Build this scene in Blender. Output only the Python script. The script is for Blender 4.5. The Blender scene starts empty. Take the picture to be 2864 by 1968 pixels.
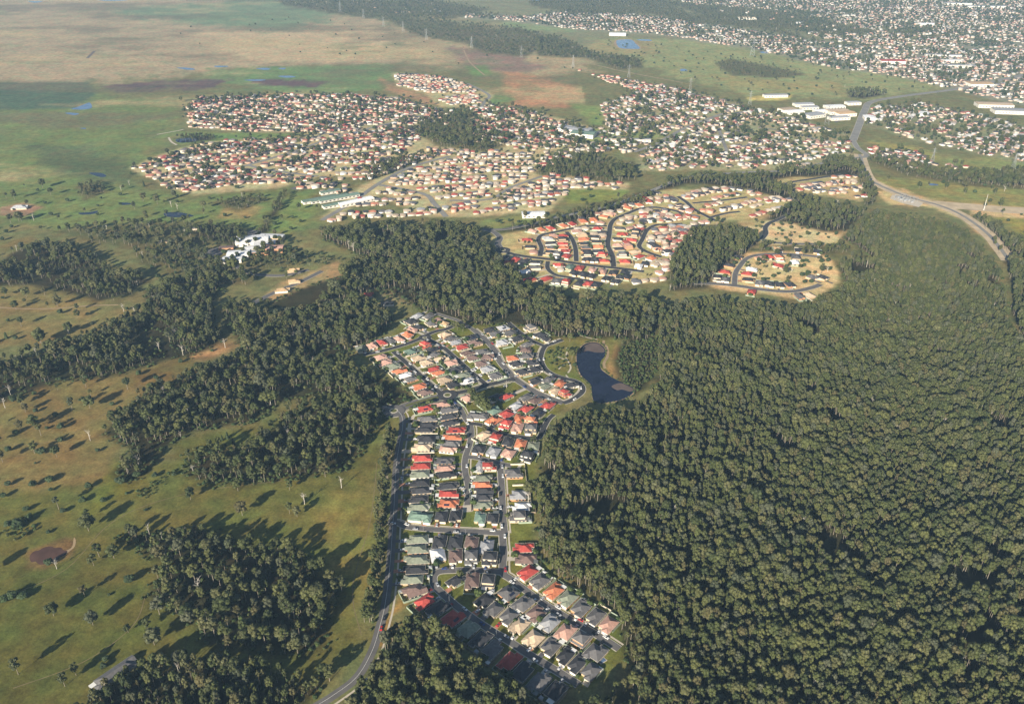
import bpy, math, random
import numpy as np
from mathutils import Vector, Matrix

random.seed(11)
rng = np.random.default_rng(11)
scene = bpy.context.scene
COL = scene.collection

# ------------------------------------------------------------------ camera, sky, sun, exposure
CAM_H, CAM_F, PITCH = 450.0, 2322.0, math.radians(28.9)
cam_d = bpy.data.cameras.new('camera')
cam_d.sensor_fit = 'HORIZONTAL'; cam_d.sensor_width = 36.0
cam_d.lens = 36.0 * CAM_F / 2864.0
cam_d.clip_start = 1.0; cam_d.clip_end = 60000.0
cam = bpy.data.objects.new('camera', cam_d); COL.objects.link(cam)
cam.location = (0, 0, CAM_H); cam.rotation_euler = (math.pi / 2 - PITCH, 0, 0)
scene.camera = cam

SUN_EL, SUN_AZ = math.radians(21.0), math.radians(180 + 28)      # azimuth clockwise from +Y
to_sun = Vector((math.sin(SUN_AZ) * math.cos(SUN_EL), math.cos(SUN_AZ) * math.cos(SUN_EL), math.sin(SUN_EL)))
world = bpy.data.worlds.new('World'); scene.world = world; world.use_nodes = True
wn = world.node_tree; bg = wn.nodes['Background']
sky = wn.nodes.new('ShaderNodeTexSky'); sky.sky_type = 'NISHITA'; sky.sun_disc = False
sky.sun_elevation = SUN_EL; sky.sun_rotation = SUN_AZ; sky.altitude = 100
sky.air_density = 1.0; sky.dust_density = 1.0; sky.ozone_density = 1.6
wn.links.new(sky.outputs[0], bg.inputs[0]); bg.inputs[1].default_value = 0.05
sun_d = bpy.data.lights.new('sun', 'SUN'); sun_d.energy = 5.0; sun_d.angle = math.radians(0.5); sun_d.color = (1.0, 0.9, 0.74)
sun = bpy.data.objects.new('sun', sun_d); COL.objects.link(sun)
sun.rotation_euler = to_sun.to_track_quat('Z', 'Y').to_euler(); sun.location = (-400, -600, 800)
vs = scene.view_settings
vs.view_transform = 'Standard'; vs.look = 'None'; vs.exposure = 1.0; vs.gamma = 1.0; vs.use_curve_mapping = False
scene.cycles.use_denoising = True
scene.cycles.max_bounces = 3; scene.cycles.diffuse_bounces = 1; scene.cycles.glossy_bounces = 2
scene.cycles.transmission_bounces = 2; scene.cycles.volume_bounces = 0; scene.cycles.transparent_max_bounces = 4

# ------------------------------------------------------------------ survey: photo coordinates -> metres on the ground
CROPS = {'A': (950, 830, 3.1914), 'B': (1000, 1080, 3.8), 'C': (1050, 1480, 3.0973), 'M': (900, 450, 2.4198),
         'R': (1904, 500, 2.4177), 'Q1': (0, 0, 2.4177), 'Q2': (950, 0, 2.4177), 'Q3': (1904, 0, 2.4177),
         'L1': (0, 500, 2.4177), 'LB': (0, 1308, 2.4177), 'L3': (0, 900, 2.4198), 'V': (0, 0, 0.8111), 'P': (1560, 880, 6.65)}
SP, CP = math.sin(PITCH), math.cos(PITCH)
def gnd(crop, pts, z=0.0):
    """map sheet coordinates -> (n,2) metres at height z"""
    ox, oy, s = CROPS[crop]
    p = np.atleast_2d(np.array(pts, float))
    dx = (ox + p[:, 0] / s - 1432) / CAM_F; dy = (oy + p[:, 1] / s - 984) / CAM_F
    t = (CAM_H - z) / np.maximum(SP + dy * CP, 0.02)
    return np.stack([dx * t, (CP - dy * SP) * t], 1)
def pix(xyz):
    d = np.atleast_2d(np.array(xyz, float)) - np.array([0, 0, CAM_H])
    w = d[:, 1] * CP - d[:, 2] * SP
    return np.stack([1432 + CAM_F * d[:, 0] / w, 984 - CAM_F * (d[:, 1] * SP + d[:, 2] * CP) / w], 1)

# ------------------------------------------------------------------ small helpers
def link(o, parent=None):
    COL.objects.link(o)
    if parent is not None: o.parent = parent
    return o
def tag(o, label=None, cat=None, group=None, kind=None):
    if label: o['label'] = label
    if cat: o['category'] = cat
    if group: o['group'] = group
    if kind: o['kind'] = kind
    return o
def empty(name, x, y, z=0.0, rz=0.0):
    o = bpy.data.objects.new(name, None); o.location = (x, y, z); o.rotation_euler = (0, 0, rz); o.empty_display_size = 0.5
    return link(o)
def mesh(name, V, F, mats, smooth=False, mi=None):
    m = bpy.data.meshes.new(name)
    V = V.tolist() if isinstance(V, np.ndarray) else V
    F = F.tolist() if isinstance(F, np.ndarray) else F
    m.from_pydata(V, [], F)
    for x in (mats if isinstance(mats, (list, tuple)) else [mats]): m.materials.append(x)
    if mi is not None: m.polygons.foreach_set('material_index', np.asarray(mi, np.int32))
    if smooth: m.polygons.foreach_set('use_smooth', np.ones(len(m.polygons), bool))
    m.update(); return m
def obj(name, m, parent=None): return link(bpy.data.objects.new(name, m), parent)
class MB:
    def __init__(s): s.V = []; s.F = []
    def add(s, V, F):
        b = len(s.V); s.V += [tuple(v) for v in V]; s.F += [tuple(i + b for i in f) for f in F]
    def box(s, x0, x1, y0, y1, z0, z1, bottom=False):
        V = [(x0, y0, z0), (x1, y0, z0), (x1, y1, z0), (x0, y1, z0), (x0, y0, z1), (x1, y0, z1), (x1, y1, z1), (x0, y1, z1)]
        F = [(0, 1, 5, 4), (1, 2, 6, 5), (2, 3, 7, 6), (3, 0, 4, 7), (4, 5, 6, 7)]
        if bottom: F.append((3, 2, 1, 0))
        s.add(V, F)
    def tube(s, P, R, n=6, cap=True):
        P = [Vector(p) for p in P]; rings = []; V = []
        for i, p in enumerate(P):
            d = (P[min(i + 1, len(P) - 1)] - P[max(i - 1, 0)]).normalized()
            a = d.orthogonal().normalized(); b = d.cross(a)
            for k in range(n):
                t = 2 * math.pi * k / n
                V.append(p + (a * math.cos(t) + b * math.sin(t)) * R[i])
        F = [(i * n + k, i * n + (k + 1) % n, (i + 1) * n + (k + 1) % n, (i + 1) * n + k) for i in range(len(P) - 1) for k in range(n)]
        if cap: F.append(tuple((len(P) - 1) * n + k for k in range(n)))
        s.add(V, F)
    def build(s, name, mat, parent=None, smooth=False):
        return obj(name, mesh(name, s.V, s.F, mat, smooth), parent)

def lin(r, g, b):
    f = lambda c: (c / 255 / 12.92) if c <= 10 else ((c / 255 + 0.055) / 1.055) ** 2.4
    return (f(r), f(g), f(b))

def in_poly(P, poly):
    x, y = P[:, 0], P[:, 1]; r = np.zeros(len(P), bool); n = len(poly)
    for i in range(n):
        x0, y0 = poly[i]; x1, y1 = poly[(i + 1) % n]
        if y0 == y1: continue
        r ^= ((y0 > y) != (y1 > y)) & (x < (x1 - x0) * (y - y0) / (y1 - y0) + x0)
    return r
def seg_dist(P, A, B):
    d = B - A; L = (d ** 2).sum() + 1e-9
    t = np.clip(((P - A) @ d) / L, 0, 1)
    return np.sqrt(((P - A - t[:, None] * d) ** 2).sum(1))
def poly_sd(P, poly):
    d = np.full(len(P), 1e9)
    for i in range(len(poly)): d = np.minimum(d, seg_dist(P, poly[i], poly[(i + 1) % len(poly)]))
    return np.where(in_poly(P, poly), d, -d)
_T = rng.random((256, 256))
def vnoise(x, y):
    xi = np.floor(x).astype(int); yi = np.floor(y).astype(int); fx = x - xi; fy = y - yi
    fx = fx * fx * (3 - 2 * fx); fy = fy * fy * (3 - 2 * fy)
    g = lambda a, b: _T[a & 255, b & 255]
    return (g(xi, yi) * (1 - fx) + g(xi + 1, yi) * fx) * (1 - fy) + (g(xi, yi + 1) * (1 - fx) + g(xi + 1, yi + 1) * fx) * fy
def fbm(x, y, sc, oct=4):
    r = np.zeros_like(x); a = 0.5
    for o in range(oct):
        r += a * (vnoise(x / sc + 17.3 * o, y / sc - 9.1 * o) - 0.5); sc *= 0.48; a *= 0.55
    return r * 2

# ------------------------------------------------------------------ materials
def principled(name, rough=0.8, spec=0.25):
    m = bpy.data.materials.new(name); m.use_nodes = True
    b = m.node_tree.nodes['Principled BSDF']
    b.inputs['Roughness'].default_value = rough; b.inputs['Specular IOR Level'].default_value = spec
    return m, m.node_tree, b
def N(nt, t, **kw):
    n = nt.nodes.new(t)
    for k, v in kw.items(): setattr(n, k, v)
    return n
def flat(name, col, rough=0.8, spec=0.25, var=0.12, scale=0.6, rand=0.0, bump=0.0, bscale=8.0, metal=0.0):
    """base colour broken up by noise in object space, plus a per-object shift"""
    m, nt, b = principled(name, rough, spec); L = nt.links.new
    b.inputs['Metallic'].default_value = metal
    tc = N(nt, 'ShaderNodeTexCoord'); no = N(nt, 'ShaderNodeTexNoise'); no.inputs['Scale'].default_value = scale; no.inputs['Detail'].default_value = 5
    L(tc.outputs['Object'], no.inputs['Vector'])
    mr = N(nt, 'ShaderNodeMapRange'); mr.inputs[1].default_value = 0.3; mr.inputs[2].default_value = 0.7
    mr.inputs[3].default_value = 1 - var; mr.inputs[4].default_value = 1 + var
    L(no.outputs['Fac'], mr.inputs[0]); last = mr.outputs[0]
    if rand:
        oi = N(nt, 'ShaderNodeObjectInfo'); m2 = N(nt, 'ShaderNodeMapRange'); m2.inputs[3].default_value = 1 - rand; m2.inputs[4].default_value = 1 + rand
        L(oi.outputs['Random'], m2.inputs[0]); mu = N(nt, 'ShaderNodeMath', operation='MULTIPLY'); L(last, mu.inputs[0]); L(m2.outputs[0], mu.inputs[1]); last = mu.outputs[0]
    vm = N(nt, 'ShaderNodeVectorMath', operation='SCALE'); vm.inputs[0].default_value = col; L(last, vm.inputs['Scale'])
    L(vm.outputs[0], b.inputs['Base Color'])
    if bump:
        n2 = N(nt, 'ShaderNodeTexNoise'); n2.inputs['Scale'].default_value = bscale; L(tc.outputs['Object'], n2.inputs['Vector'])
        bp = N(nt, 'ShaderNodeBump'); bp.inputs['Strength'].default_value = bump; L(n2.outputs['Fac'], bp.inputs['Height']); L(bp.outputs[0], b.inputs['Normal'])
    return m
def attr_mat(name, attr, rough=0.85, var=0.15, scale=0.5, spec=0.2):
    m, nt, b = principled(name, rough, spec); L = nt.links.new
    a = N(nt, 'ShaderNodeAttribute'); a.attribute_name = attr
    tc = N(nt, 'ShaderNodeTexCoord'); no = N(nt, 'ShaderNodeTexNoise'); no.inputs['Scale'].default_value = scale; no.inputs['Detail'].default_value = 4
    L(tc.outputs['Object'], no.inputs['Vector'])
    mr = N(nt, 'ShaderNodeMapRange'); mr.inputs[1].default_value = 0.3; mr.inputs[2].default_value = 0.7; mr.inputs[3].default_value = 1 - var; mr.inputs[4].default_value = 1 + var
    L(no.outputs['Fac'], mr.inputs[0]); vm = N(nt, 'ShaderNodeVectorMath', operation='SCALE'); L(a.outputs['Color'], vm.inputs[0]); L(mr.outputs[0], vm.inputs['Scale'])
    L(vm.outputs[0], b.inputs['Base Color']); return m
def ground_mat():
    m, nt, b = principled('ground_cover', 0.95, 0.1); L = nt.links.new
    a = N(nt, 'ShaderNodeAttribute'); a.attribute_name = 'zone'
    tc = N(nt, 'ShaderNodeTexCoord'); last = None
    for sc, det, lo, hi in ((0.012, 6, 0.80, 1.2), (0.09, 7, 0.66, 1.34), (0.45, 4, 0.72, 1.28)):
        no = N(nt, 'ShaderNodeTexNoise'); no.inputs['Scale'].default_value = sc; no.inputs['Detail'].default_value = det; no.inputs['Roughness'].default_value = 0.62
        L(tc.outputs['Object'], no.inputs['Vector'])
        mr = N(nt, 'ShaderNodeMapRange'); mr.inputs[1].default_value = 0.3; mr.inputs[2].default_value = 0.7; mr.inputs[3].default_value = lo; mr.inputs[4].default_value = hi
        L(no.outputs['Fac'], mr.inputs[0])
        if last is None: last = mr.outputs[0]
        else:
            mu = N(nt, 'ShaderNodeMath', operation='MULTIPLY'); L(last, mu.inputs[0]); L(mr.outputs[0], mu.inputs[1]); last = mu.outputs[0]
    vm = N(nt, 'ShaderNodeVectorMath', operation='SCALE'); L(a.outputs['Color'], vm.inputs[0]); L(last, vm.inputs['Scale'])
    # dry / lush tint patches
    n3 = N(nt, 'ShaderNodeTexNoise'); n3.inputs['Scale'].default_value = 0.035; n3.inputs['Detail'].default_value = 6; L(tc.outputs['Object'], n3.inputs['Vector'])
    r3 = N(nt, 'ShaderNodeValToRGB'); r3.color_ramp.elements[0].position = 0.36; r3.color_ramp.elements[0].color = (1.1, 0.97, 0.88, 1); r3.color_ramp.elements[1].position = 0.64; r3.color_ramp.elements[1].color = (0.86, 1.04, 0.92, 1)
    L(n3.outputs['Fac'], r3.inputs[0]); mx = N(nt, 'ShaderNodeVectorMath', operation='MULTIPLY'); L(vm.outputs[0], mx.inputs[0]); L(r3.outputs[0], mx.inputs[1])
    L(mx.outputs[0], b.inputs['Base Color'])
    nb = N(nt, 'ShaderNodeTexNoise'); nb.inputs['Scale'].default_value = 0.8; nb.inputs['Detail'].default_value = 4; L(tc.outputs['Object'], nb.inputs['Vector'])
    bp = N(nt, 'ShaderNodeBump'); bp.inputs['Strength'].default_value = 0.35; bp.inputs['Distance'].default_value = 0.5; L(nb.outputs['Fac'], bp.inputs['Height']); L(bp.outputs[0], b.inputs['Normal'])
    return m
def leaf_mat(name, cols):
    m, nt, b = principled(name, 0.65, 0.3); L = nt.links.new
    oi = N(nt, 'ShaderNodeObjectInfo'); r = N(nt, 'ShaderNodeValToRGB'); cr = r.color_ramp
    cr.elements[0].color = (*cols[0], 1); cr.elements[1].color = (*cols[-1], 1)
    for i, c in enumerate(cols[1:-1]): e = cr.elements.new((i + 1) / (len(cols) - 1)); e.color = (*c, 1)
    L(oi.outputs['Random'], r.inputs[0])
    tc = N(nt, 'ShaderNodeTexCoord'); no = N(nt, 'ShaderNodeTexNoise'); no.inputs['Scale'].default_value = 0.55; no.inputs['Detail'].default_value = 4
    L(tc.outputs['Object'], no.inputs['Vector'])
    mr = N(nt, 'ShaderNodeMapRange'); mr.inputs[1].default_value = 0.3; mr.inputs[2].default_value = 0.7; mr.inputs[3].default_value = 0.62; mr.inputs[4].default_value = 1.38
    L(no.outputs['Fac'], mr.inputs[0]); vm = N(nt, 'ShaderNodeVectorMath', operation='SCALE'); L(r.outputs[0], vm.inputs[0]); L(mr.outputs[0], vm.inputs['Scale'])
    L(vm.outputs[0], b.inputs['Base Color']); return m
def water_mat(name, col, rough=0.08):
    m, nt, b = principled(name, rough, 0.5); L = nt.links.new
    b.inputs['IOR'].default_value = 1.33
    tc = N(nt, 'ShaderNodeTexCoord'); no = N(nt, 'ShaderNodeTexNoise'); no.inputs['Scale'].default_value = 0.06; no.inputs['Detail'].default_value = 5; L(tc.outputs['Object'], no.inputs['Vector'])
    mr = N(nt, 'ShaderNodeMapRange'); mr.inputs[1].default_value = 0.35; mr.inputs[2].default_value = 0.65; mr.inputs[3].default_value = 0.75; mr.inputs[4].default_value = 1.3; L(no.outputs['Fac'], mr.inputs[0])
    vm = N(nt, 'ShaderNodeVectorMath', operation='SCALE'); vm.inputs[0].default_value = col; L(mr.outputs[0], vm.inputs['Scale']); L(vm.outputs[0], b.inputs['Base Color'])
    n2 = N(nt, 'ShaderNodeTexNoise'); n2.inputs['Scale'].default_value = 0.9; n2.inputs['Detail'].default_value = 3; L(tc.outputs['Object'], n2.inputs['Vector'])
    bp = N(nt, 'ShaderNodeBump'); bp.inputs['Strength'].default_value = 0.12; bp.inputs['Distance'].default_value = 0.2; L(n2.outputs['Fac'], bp.inputs['Height']); L(bp.outputs[0], b.inputs['Normal'])
    return m

M_GROUND = ground_mat()
M_ASPH = flat('asphalt_new', (0.052, 0.053, 0.058), 0.9, 0.2, 0.2, 0.15, bump=0.2)
M_ASPHG = flat('asphalt_worn', (0.135, 0.128, 0.125), 0.9, 0.2, 0.15, 0.12, bump=0.2)
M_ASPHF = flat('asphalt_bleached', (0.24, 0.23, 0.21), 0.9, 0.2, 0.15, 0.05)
M_KERB = flat('kerb_concrete', (0.5, 0.46, 0.38), 0.9, 0.2, 0.1, 0.4)
M_PATH = flat('path_concrete', (0.52, 0.46, 0.37), 0.9, 0.2, 0.1, 0.4)
M_PAVE = [flat('drive_concrete', (0.5, 0.45, 0.37), 0.9, 0.2, 0.12, 0.5), flat('drive_terracotta', (0.42, 0.2, 0.13), 0.9, 0.2, 0.15, 0.6), flat('drive_dark', (0.14, 0.13, 0.13), 0.9, 0.2, 0.15, 0.5)]
M_LINE = flat('line_paint', (0.75, 0.74, 0.7), 0.7, 0.3, 0.1, 1.0)
M_DIRT = flat('dirt_track', (0.34, 0.25, 0.15), 0.95, 0.1, 0.2, 0.1, bump=0.3)
M_TRACK = flat('worn_grass', (0.2, 0.155, 0.085), 0.95, 0.1, 0.25, 0.2)
M_ISLE = flat('island_grass', (0.12, 0.125, 0.045), 0.95, 0.1, 0.25, 0.5)
ROOFC = {'k': ('charcoal', (0.044, 0.045, 0.051)), 'g': ('grey', (0.125, 0.121, 0.122)), 'G': ('grey-green', (0.2, 0.22, 0.165)), 't': ('green', (0.15, 0.22, 0.175)),
         'r': ('red', (0.4, 0.068, 0.055)), 'o': ('orange', (0.54, 0.185, 0.095)), 'b': ('brown', (0.17, 0.115, 0.1)), 'c': ('cream', (0.55, 0.42, 0.29)),
         'p': ('pink', (0.5, 0.3, 0.235)), 'w': ('white', (0.74, 0.74, 0.74)), 'l': ('pale grey', (0.36, 0.365, 0.38)), 'n': ('tan', (0.5, 0.34, 0.19))}
def roof_mat(name, col):
    m = flat(name, col, 0.72, 0.3, 0.22, 0.45, rand=0.2, bump=0.3, bscale=5.0)
    return m
M_ROOF = {k: roof_mat('roof_' + v[0].replace(' ', '_').replace('-', '_'), v[1]) for k, v in ROOFC.items()}
WALLC = [('cream brick', (0.55, 0.42, 0.28)), ('orange brick', (0.5, 0.27, 0.15)), ('white', (0.72, 0.68, 0.6)), ('tan brick', (0.48, 0.36, 0.23)), ('pale', (0.62, 0.52, 0.4))]
M_WALL = [flat('wall_' + n.replace(' ', '_'), c, 0.9, 0.15, 0.1, 1.2, rand=0.08) for n, c in WALLC]
M_GUT = [flat('gutter_cream', (0.62, 0.57, 0.48), 0.5, 0.4, 0.05), flat('gutter_dark', (0.16, 0.17, 0.16), 0.5, 0.4, 0.05)]
M_GLASS = flat('window_glass', (0.03, 0.035, 0.045), 0.12, 0.6, 0.1)
M_GARAGE = [flat('garage_door_cream', (0.66, 0.6, 0.48), 0.6, 0.3, 0.05), flat('garage_door_white', (0.74, 0.73, 0.7), 0.6, 0.3, 0.05)]
M_DOOR = flat('front_door', (0.12, 0.06, 0.04), 0.5, 0.4, 0.1)
M_PATIO = flat('patio_sheet', (0.76, 0.75, 0.71), 0.5, 0.4, 0.06)
M_SOLAR = flat('solar_cell', (0.02, 0.025, 0.05), 0.2, 0.6, 0.05)
M_FENCE = [flat('fence_green', (0.31, 0.37, 0.28), 0.6, 0.3, 0.1, 0.5, rand=0.12), flat('fence_cream', (0.58, 0.52, 0.4), 0.6, 0.3, 0.1, 0.5, rand=0.1), flat('fence_timber', (0.3, 0.24, 0.17), 0.9, 0.2, 0.15, 0.8, rand=0.12)]
M_BARK = flat('bark_gum', (0.25, 0.215, 0.17), 0.9, 0.15, 0.3, 0.7)
M_DEAD = flat('bark_dead', (0.5, 0.46, 0.4), 0.9, 0.15, 0.2, 0.7)
GUM = [(0.033, 0.044, 0.012), (0.06, 0.071, 0.019), (0.045, 0.053, 0.017), (0.09, 0.096, 0.029), (0.063, 0.075, 0.021), (0.04, 0.053, 0.015), (0.085, 0.075, 0.03), (0.072, 0.085, 0.025), (0.03, 0.042, 0.013), (0.102, 0.102, 0.039), (0.05, 0.06, 0.03), (0.075, 0.08, 0.045)]
M_LEAF = leaf_mat('leaf_gum', GUM)
M_LEAFD = leaf_mat('leaf_dark', [(0.022, 0.04, 0.014), (0.035, 0.055, 0.018), (0.028, 0.045, 0.018), (0.045, 0.07, 0.022)])
M_BUSH = leaf_mat('leaf_bush', [(0.03, 0.06, 0.018), (0.07, 0.1, 0.025), (0.05, 0.075, 0.02), (0.1, 0.11, 0.035)])
M_WATER = water_mat('water_blue', (0.012, 0.016, 0.034)); M_WATERB = water_mat('water_bright', (0.1, 0.165, 0.28), 0.15); M_WATERM = water_mat('water_mud', (0.1, 0.055, 0.04), 0.2)
M_SAND = flat('sandy_earthworks', (0.5, 0.4, 0.27), 0.95, 0.1, 0.2, 0.06)
M_MUD = flat('mud_flat', (0.12, 0.09, 0.08), 0.8, 0.3, 0.2, 0.1)
M_STEEL = flat('galvanised_steel', (0.33, 0.34, 0.35), 0.5, 0.5, 0.1, metal=0.3)
M_TYRE = flat('tyre_rubber', (0.02, 0.02, 0.02), 0.9, 0.2, 0.05)
M_CAR = {n: flat('car_paint_' + n, c, 0.25, 0.5, 0.02) for n, c in (('white', (0.75, 0.75, 0.74)), ('silver', (0.45, 0.46, 0.48)), ('red', (0.4, 0.03, 0.03)), ('blue', (0.04, 0.07, 0.22)), ('black', (0.02, 0.02, 0.022)))}

# ------------------------------------------------------------------ woodland outlines (spacing m, mean height m, label)
FOREST = [
 ('F1', 'V', [(1440,1500),(1412,1430),(1400,1385),(1330,1335),(1262,1300),(1228,1245),(1222,1100),(1248,965),(1335,942),(1432,930),(1500,880),(1492,800),(1500,700),(1620,684),(1700,696),(1800,706),(1890,682),(1925,645),(1905,595),(1970,570),(1915,535),(1965,497),(2050,492),(2165,515),(2240,580),(2275,640),(2290,760),(2420,900),(2750,1000),(2900,1760),(1400,1760),(1445,1596)], 5.5, 17, 'tall gum tree in the great forest filling the lower right'),
 ('F1b', 'V', [(2205,490),(2323,552),(2700,640),(2750,900),(2330,770),(2300,700),(2290,610),(2245,535)], 7, 18, ''),
 ('F1c', 'V', [(2290,690),(2340,700),(2420,900),(2700,1000),(2700,900),(2323,770)], 7, 18, ''),
 ('F2', 'V', [(740,528),(830,517),(960,509),(1080,525),(1118,575),(1180,648),(1320,674),(1420,684),(1510,695),(1470,772),(1420,762),(1310,757),(1262,757),(1228,741),(1147,730),(1088,733),(1025,716),(964,700),(930,684),(880,652),(850,650),(820,665),(790,672),(700,690),(640,700),(590,690),(680,650),(780,620),(800,600),(830,580),(790,560),(740,540),(725,525)], 7.3, 18, ''),
 ('F4a', 'V', [(-300,600),(0,585),(60,550),(180,560),(260,610),(330,630),(300,662),(220,675),(130,650),(60,642),(-300,660)], 7.8, 15, ''),
 ('F4b', 'V', [(130,520),(240,505),(330,500),(440,500),(520,520),(470,545),(430,570),(300,560),(200,545)], 15, 16, ''),
 ('F4bb', 'V', [(430,560),(540,590),(600,640),(520,640),(420,620),(330,600),(300,570)], 12, 16, ''),
 ('F4c', 'V', [(-300,840),(0,820),(60,800),(140,775),(260,732),(340,690),(330,650),(440,620),(520,625),(488,660),(478,710),(500,765),(430,800),(330,822),(250,845),(120,862),(0,905),(-300,1000)], 7.3, 16, ''),
 ('F4d', 'V', [(510,720),(520,680),(600,705),(700,690),(800,682),(870,692),(895,720),(850,765),(800,790),(790,835),(850,850),(915,880),(930,902),(880,912),(780,885),(720,890),(640,905),(580,950),(500,962),(430,970),(370,1010),(335,1060),(290,1090),(262,1060),(300,1010),(240,975),(285,930),(320,890),(440,840),(520,812),(560,800),(540,760)], 7.3, 16, 'gum tree in the wide wood left of the housing estate'),
 ('F4e', 'V', [(430,1020),(560,1010),(650,930),(760,890),(860,915),(872,935),(830,1000),(780,1062),(640,1080),(560,1090),(480,1090),(420,1070)], 8.5, 16, 'gum tree in the open wood above the lower paddock'),
 ('F5', 'V', [(265,1210),(350,1195),(470,1198),(520,1228),(640,1225),(690,1255),(750,1305),(775,1330),(745,1390),(735,1465),(640,1480),(560,1462),(480,1450),(420,1400),(335,1340),(370,1275),(300,1228)], 9.3, 17, 'gum tree in the dark copse in the middle of the paddock'),
 ('F6', 'V', [(120,1760),(180,1600),(250,1545),(340,1505),(430,1495),(520,1500),(640,1520),(715,1550),(680,1610),(560,1760)], 7.0, 15, 'gum tree in the thicket beside the farmhouse'),
 ('F7', 'V', [(720,1760),(790,1600),(838,1540),(868,1495),(885,1432),(940,1412),(1005,1452),(1075,1508),(1120,1548),(1200,1588),(1290,1632),(1330,1760)], 6.6, 17, 'gum tree in the wood below the housing estate'),
 ('F7b', 'V', [(1290,1632),(1360,1590),(1440,1530),(1445,1596),(1400,1760),(1330,1760)], 7.2, 15, ''),
 ('F8', 'V', [(1205,385),(1280,365),(1340,350),(1440,380),(1440,408),(1380,412),(1300,396),(1230,395)], 11, 16, ''),
 ('F8b', 'V', [(950,272),(1010,258),(1062,262),(1075,300),(1150,325),(1100,340),(1000,330),(940,300)], 13, 15, ''),
 ('F9', 'V', [(1520,600),(1560,540),(1590,510),(1640,505),(1720,545),(1680,580),(1630,610),(1605,645),(1520,655)], 7, 18, ''),
 ('F9b', 'V', [(1740,492),(1800,462),(1900,462),(1960,480),(1930,515),(1870,520),(1800,500)], 9, 14, ''),
 ('F9c', 'V', [(1700,556),(1800,552),(1900,550),(1960,560),(1890,575),(1800,563),(1700,566)], 13, 12, ''),
 ('F10', 'V', [(1120,520),(1160,508),(1250,495),(1330,468),(1440,440),(1470,432),(1480,448),(1350,488),(1250,512)], 10, 15, ''),
 ('F10b', 'V', [(1430,440),(1560,398),(1700,398),(1850,370),(1930,352),(1960,372),(1950,395),(1800,395),(1740,405),(1700,425),(1620,415),(1560,412),(1500,428)], 9, 16, ''),
 ('F10c', 'V', [(1760,440),(1700,425),(1730,410),(1790,430),(1880,470),(1960,480),(1880,482)], 9, 15, ''),
 ('F11', 'V', [(1940,352),(2010,362),(2150,390),(2230,385),(2323,378),(2700,400),(2700,440),(2323,425),(2190,415),(2060,395)], 11, 15, ''),
 ('F11b', 'V', [(1960,370),(1985,430),(1985,460),(1960,465),(1950,400)], 10, 15, ''),
 ('F12', 'V', [(985,0),(1110,20),(1000,48),(1180,60),(1290,105),(1200,112),(1080,100),(950,80),(880,45),(760,30),(640,10),(600,-20),(985,-20)], 24, 14, ''),
 ('F12b', 'V', [(1210,85),(1260,80),(1300,95),(1340,120),(1450,128),(1460,150),(1400,155),(1340,130),(1220,125)], 15, 14, ''),
 ('F12c', 'V', [(1060,98),(1130,105),(1210,115),(1190,125),(1100,118)], 15, 13, ''),
 ('F13', 'V', [(1480,-20),(1560,30),(1700,40),(1850,90),(1700,60),(1560,50),(1480,30),(1300,30),(1200,10),(1200,-20)], 27, 14, ''),
 ('F13b', 'V', [(1500,0),(1750,20),(1900,50),(2000,70),(1900,78),(1750,60),(1600,35)], 27, 14, ''),
 ('F14', 'V', [(1620,140),(1660,130),(1760,150),(1830,165),(1780,175),(1660,168)], 24, 11, ''),
 ('F14b', 'V', [(1920,205),(1980,200),(2010,212),(1960,220),(1925,218)], 10, 13, ''),
 ('F15', 'V', [(570,545),(640,440),(655,430),(600,520),(560,560),(500,545),(440,520),(470,505),(540,515)], 9, 13, ''),
 ('F15b', 'V', [(480,455),(560,440),(620,445),(540,475)], 12, 11, ''),
 ('F16', 'V', [(170,420),(230,405),(245,430),(190,450)], 12, 13, ''),
 ('F17', 'V', [(600,545),(700,580),(660,600),(590,605),(560,590)], 12, 14, ''),
 ('F18', 'V', [(395,310),(470,303),(490,312),(430,318)], 9, 11, ''),
 ('F19', 'V', [(820,395),(900,352),(990,345),(990,352),(880,392),(830,410)], 11, 13, ''),
 ('F20', 'V', [(1490,760),(1500,800),(1480,850),(1440,888),(1410,862),(1400,810),(1412,775),(1440,770)], 5.5, 5.5, ''),
 ('F21', 'V', [(2200,385),(2323,395),(2323,420),(2180,415)], 11, 15, ''),
 ('F22', 'V', [(2160,385),(2160,395),(2040,380),(2040,372)], 12, 13, ''),
]
FPOLY = {f[0]: gnd(f[1], f[2], 4.0) for f in FOREST}

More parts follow.
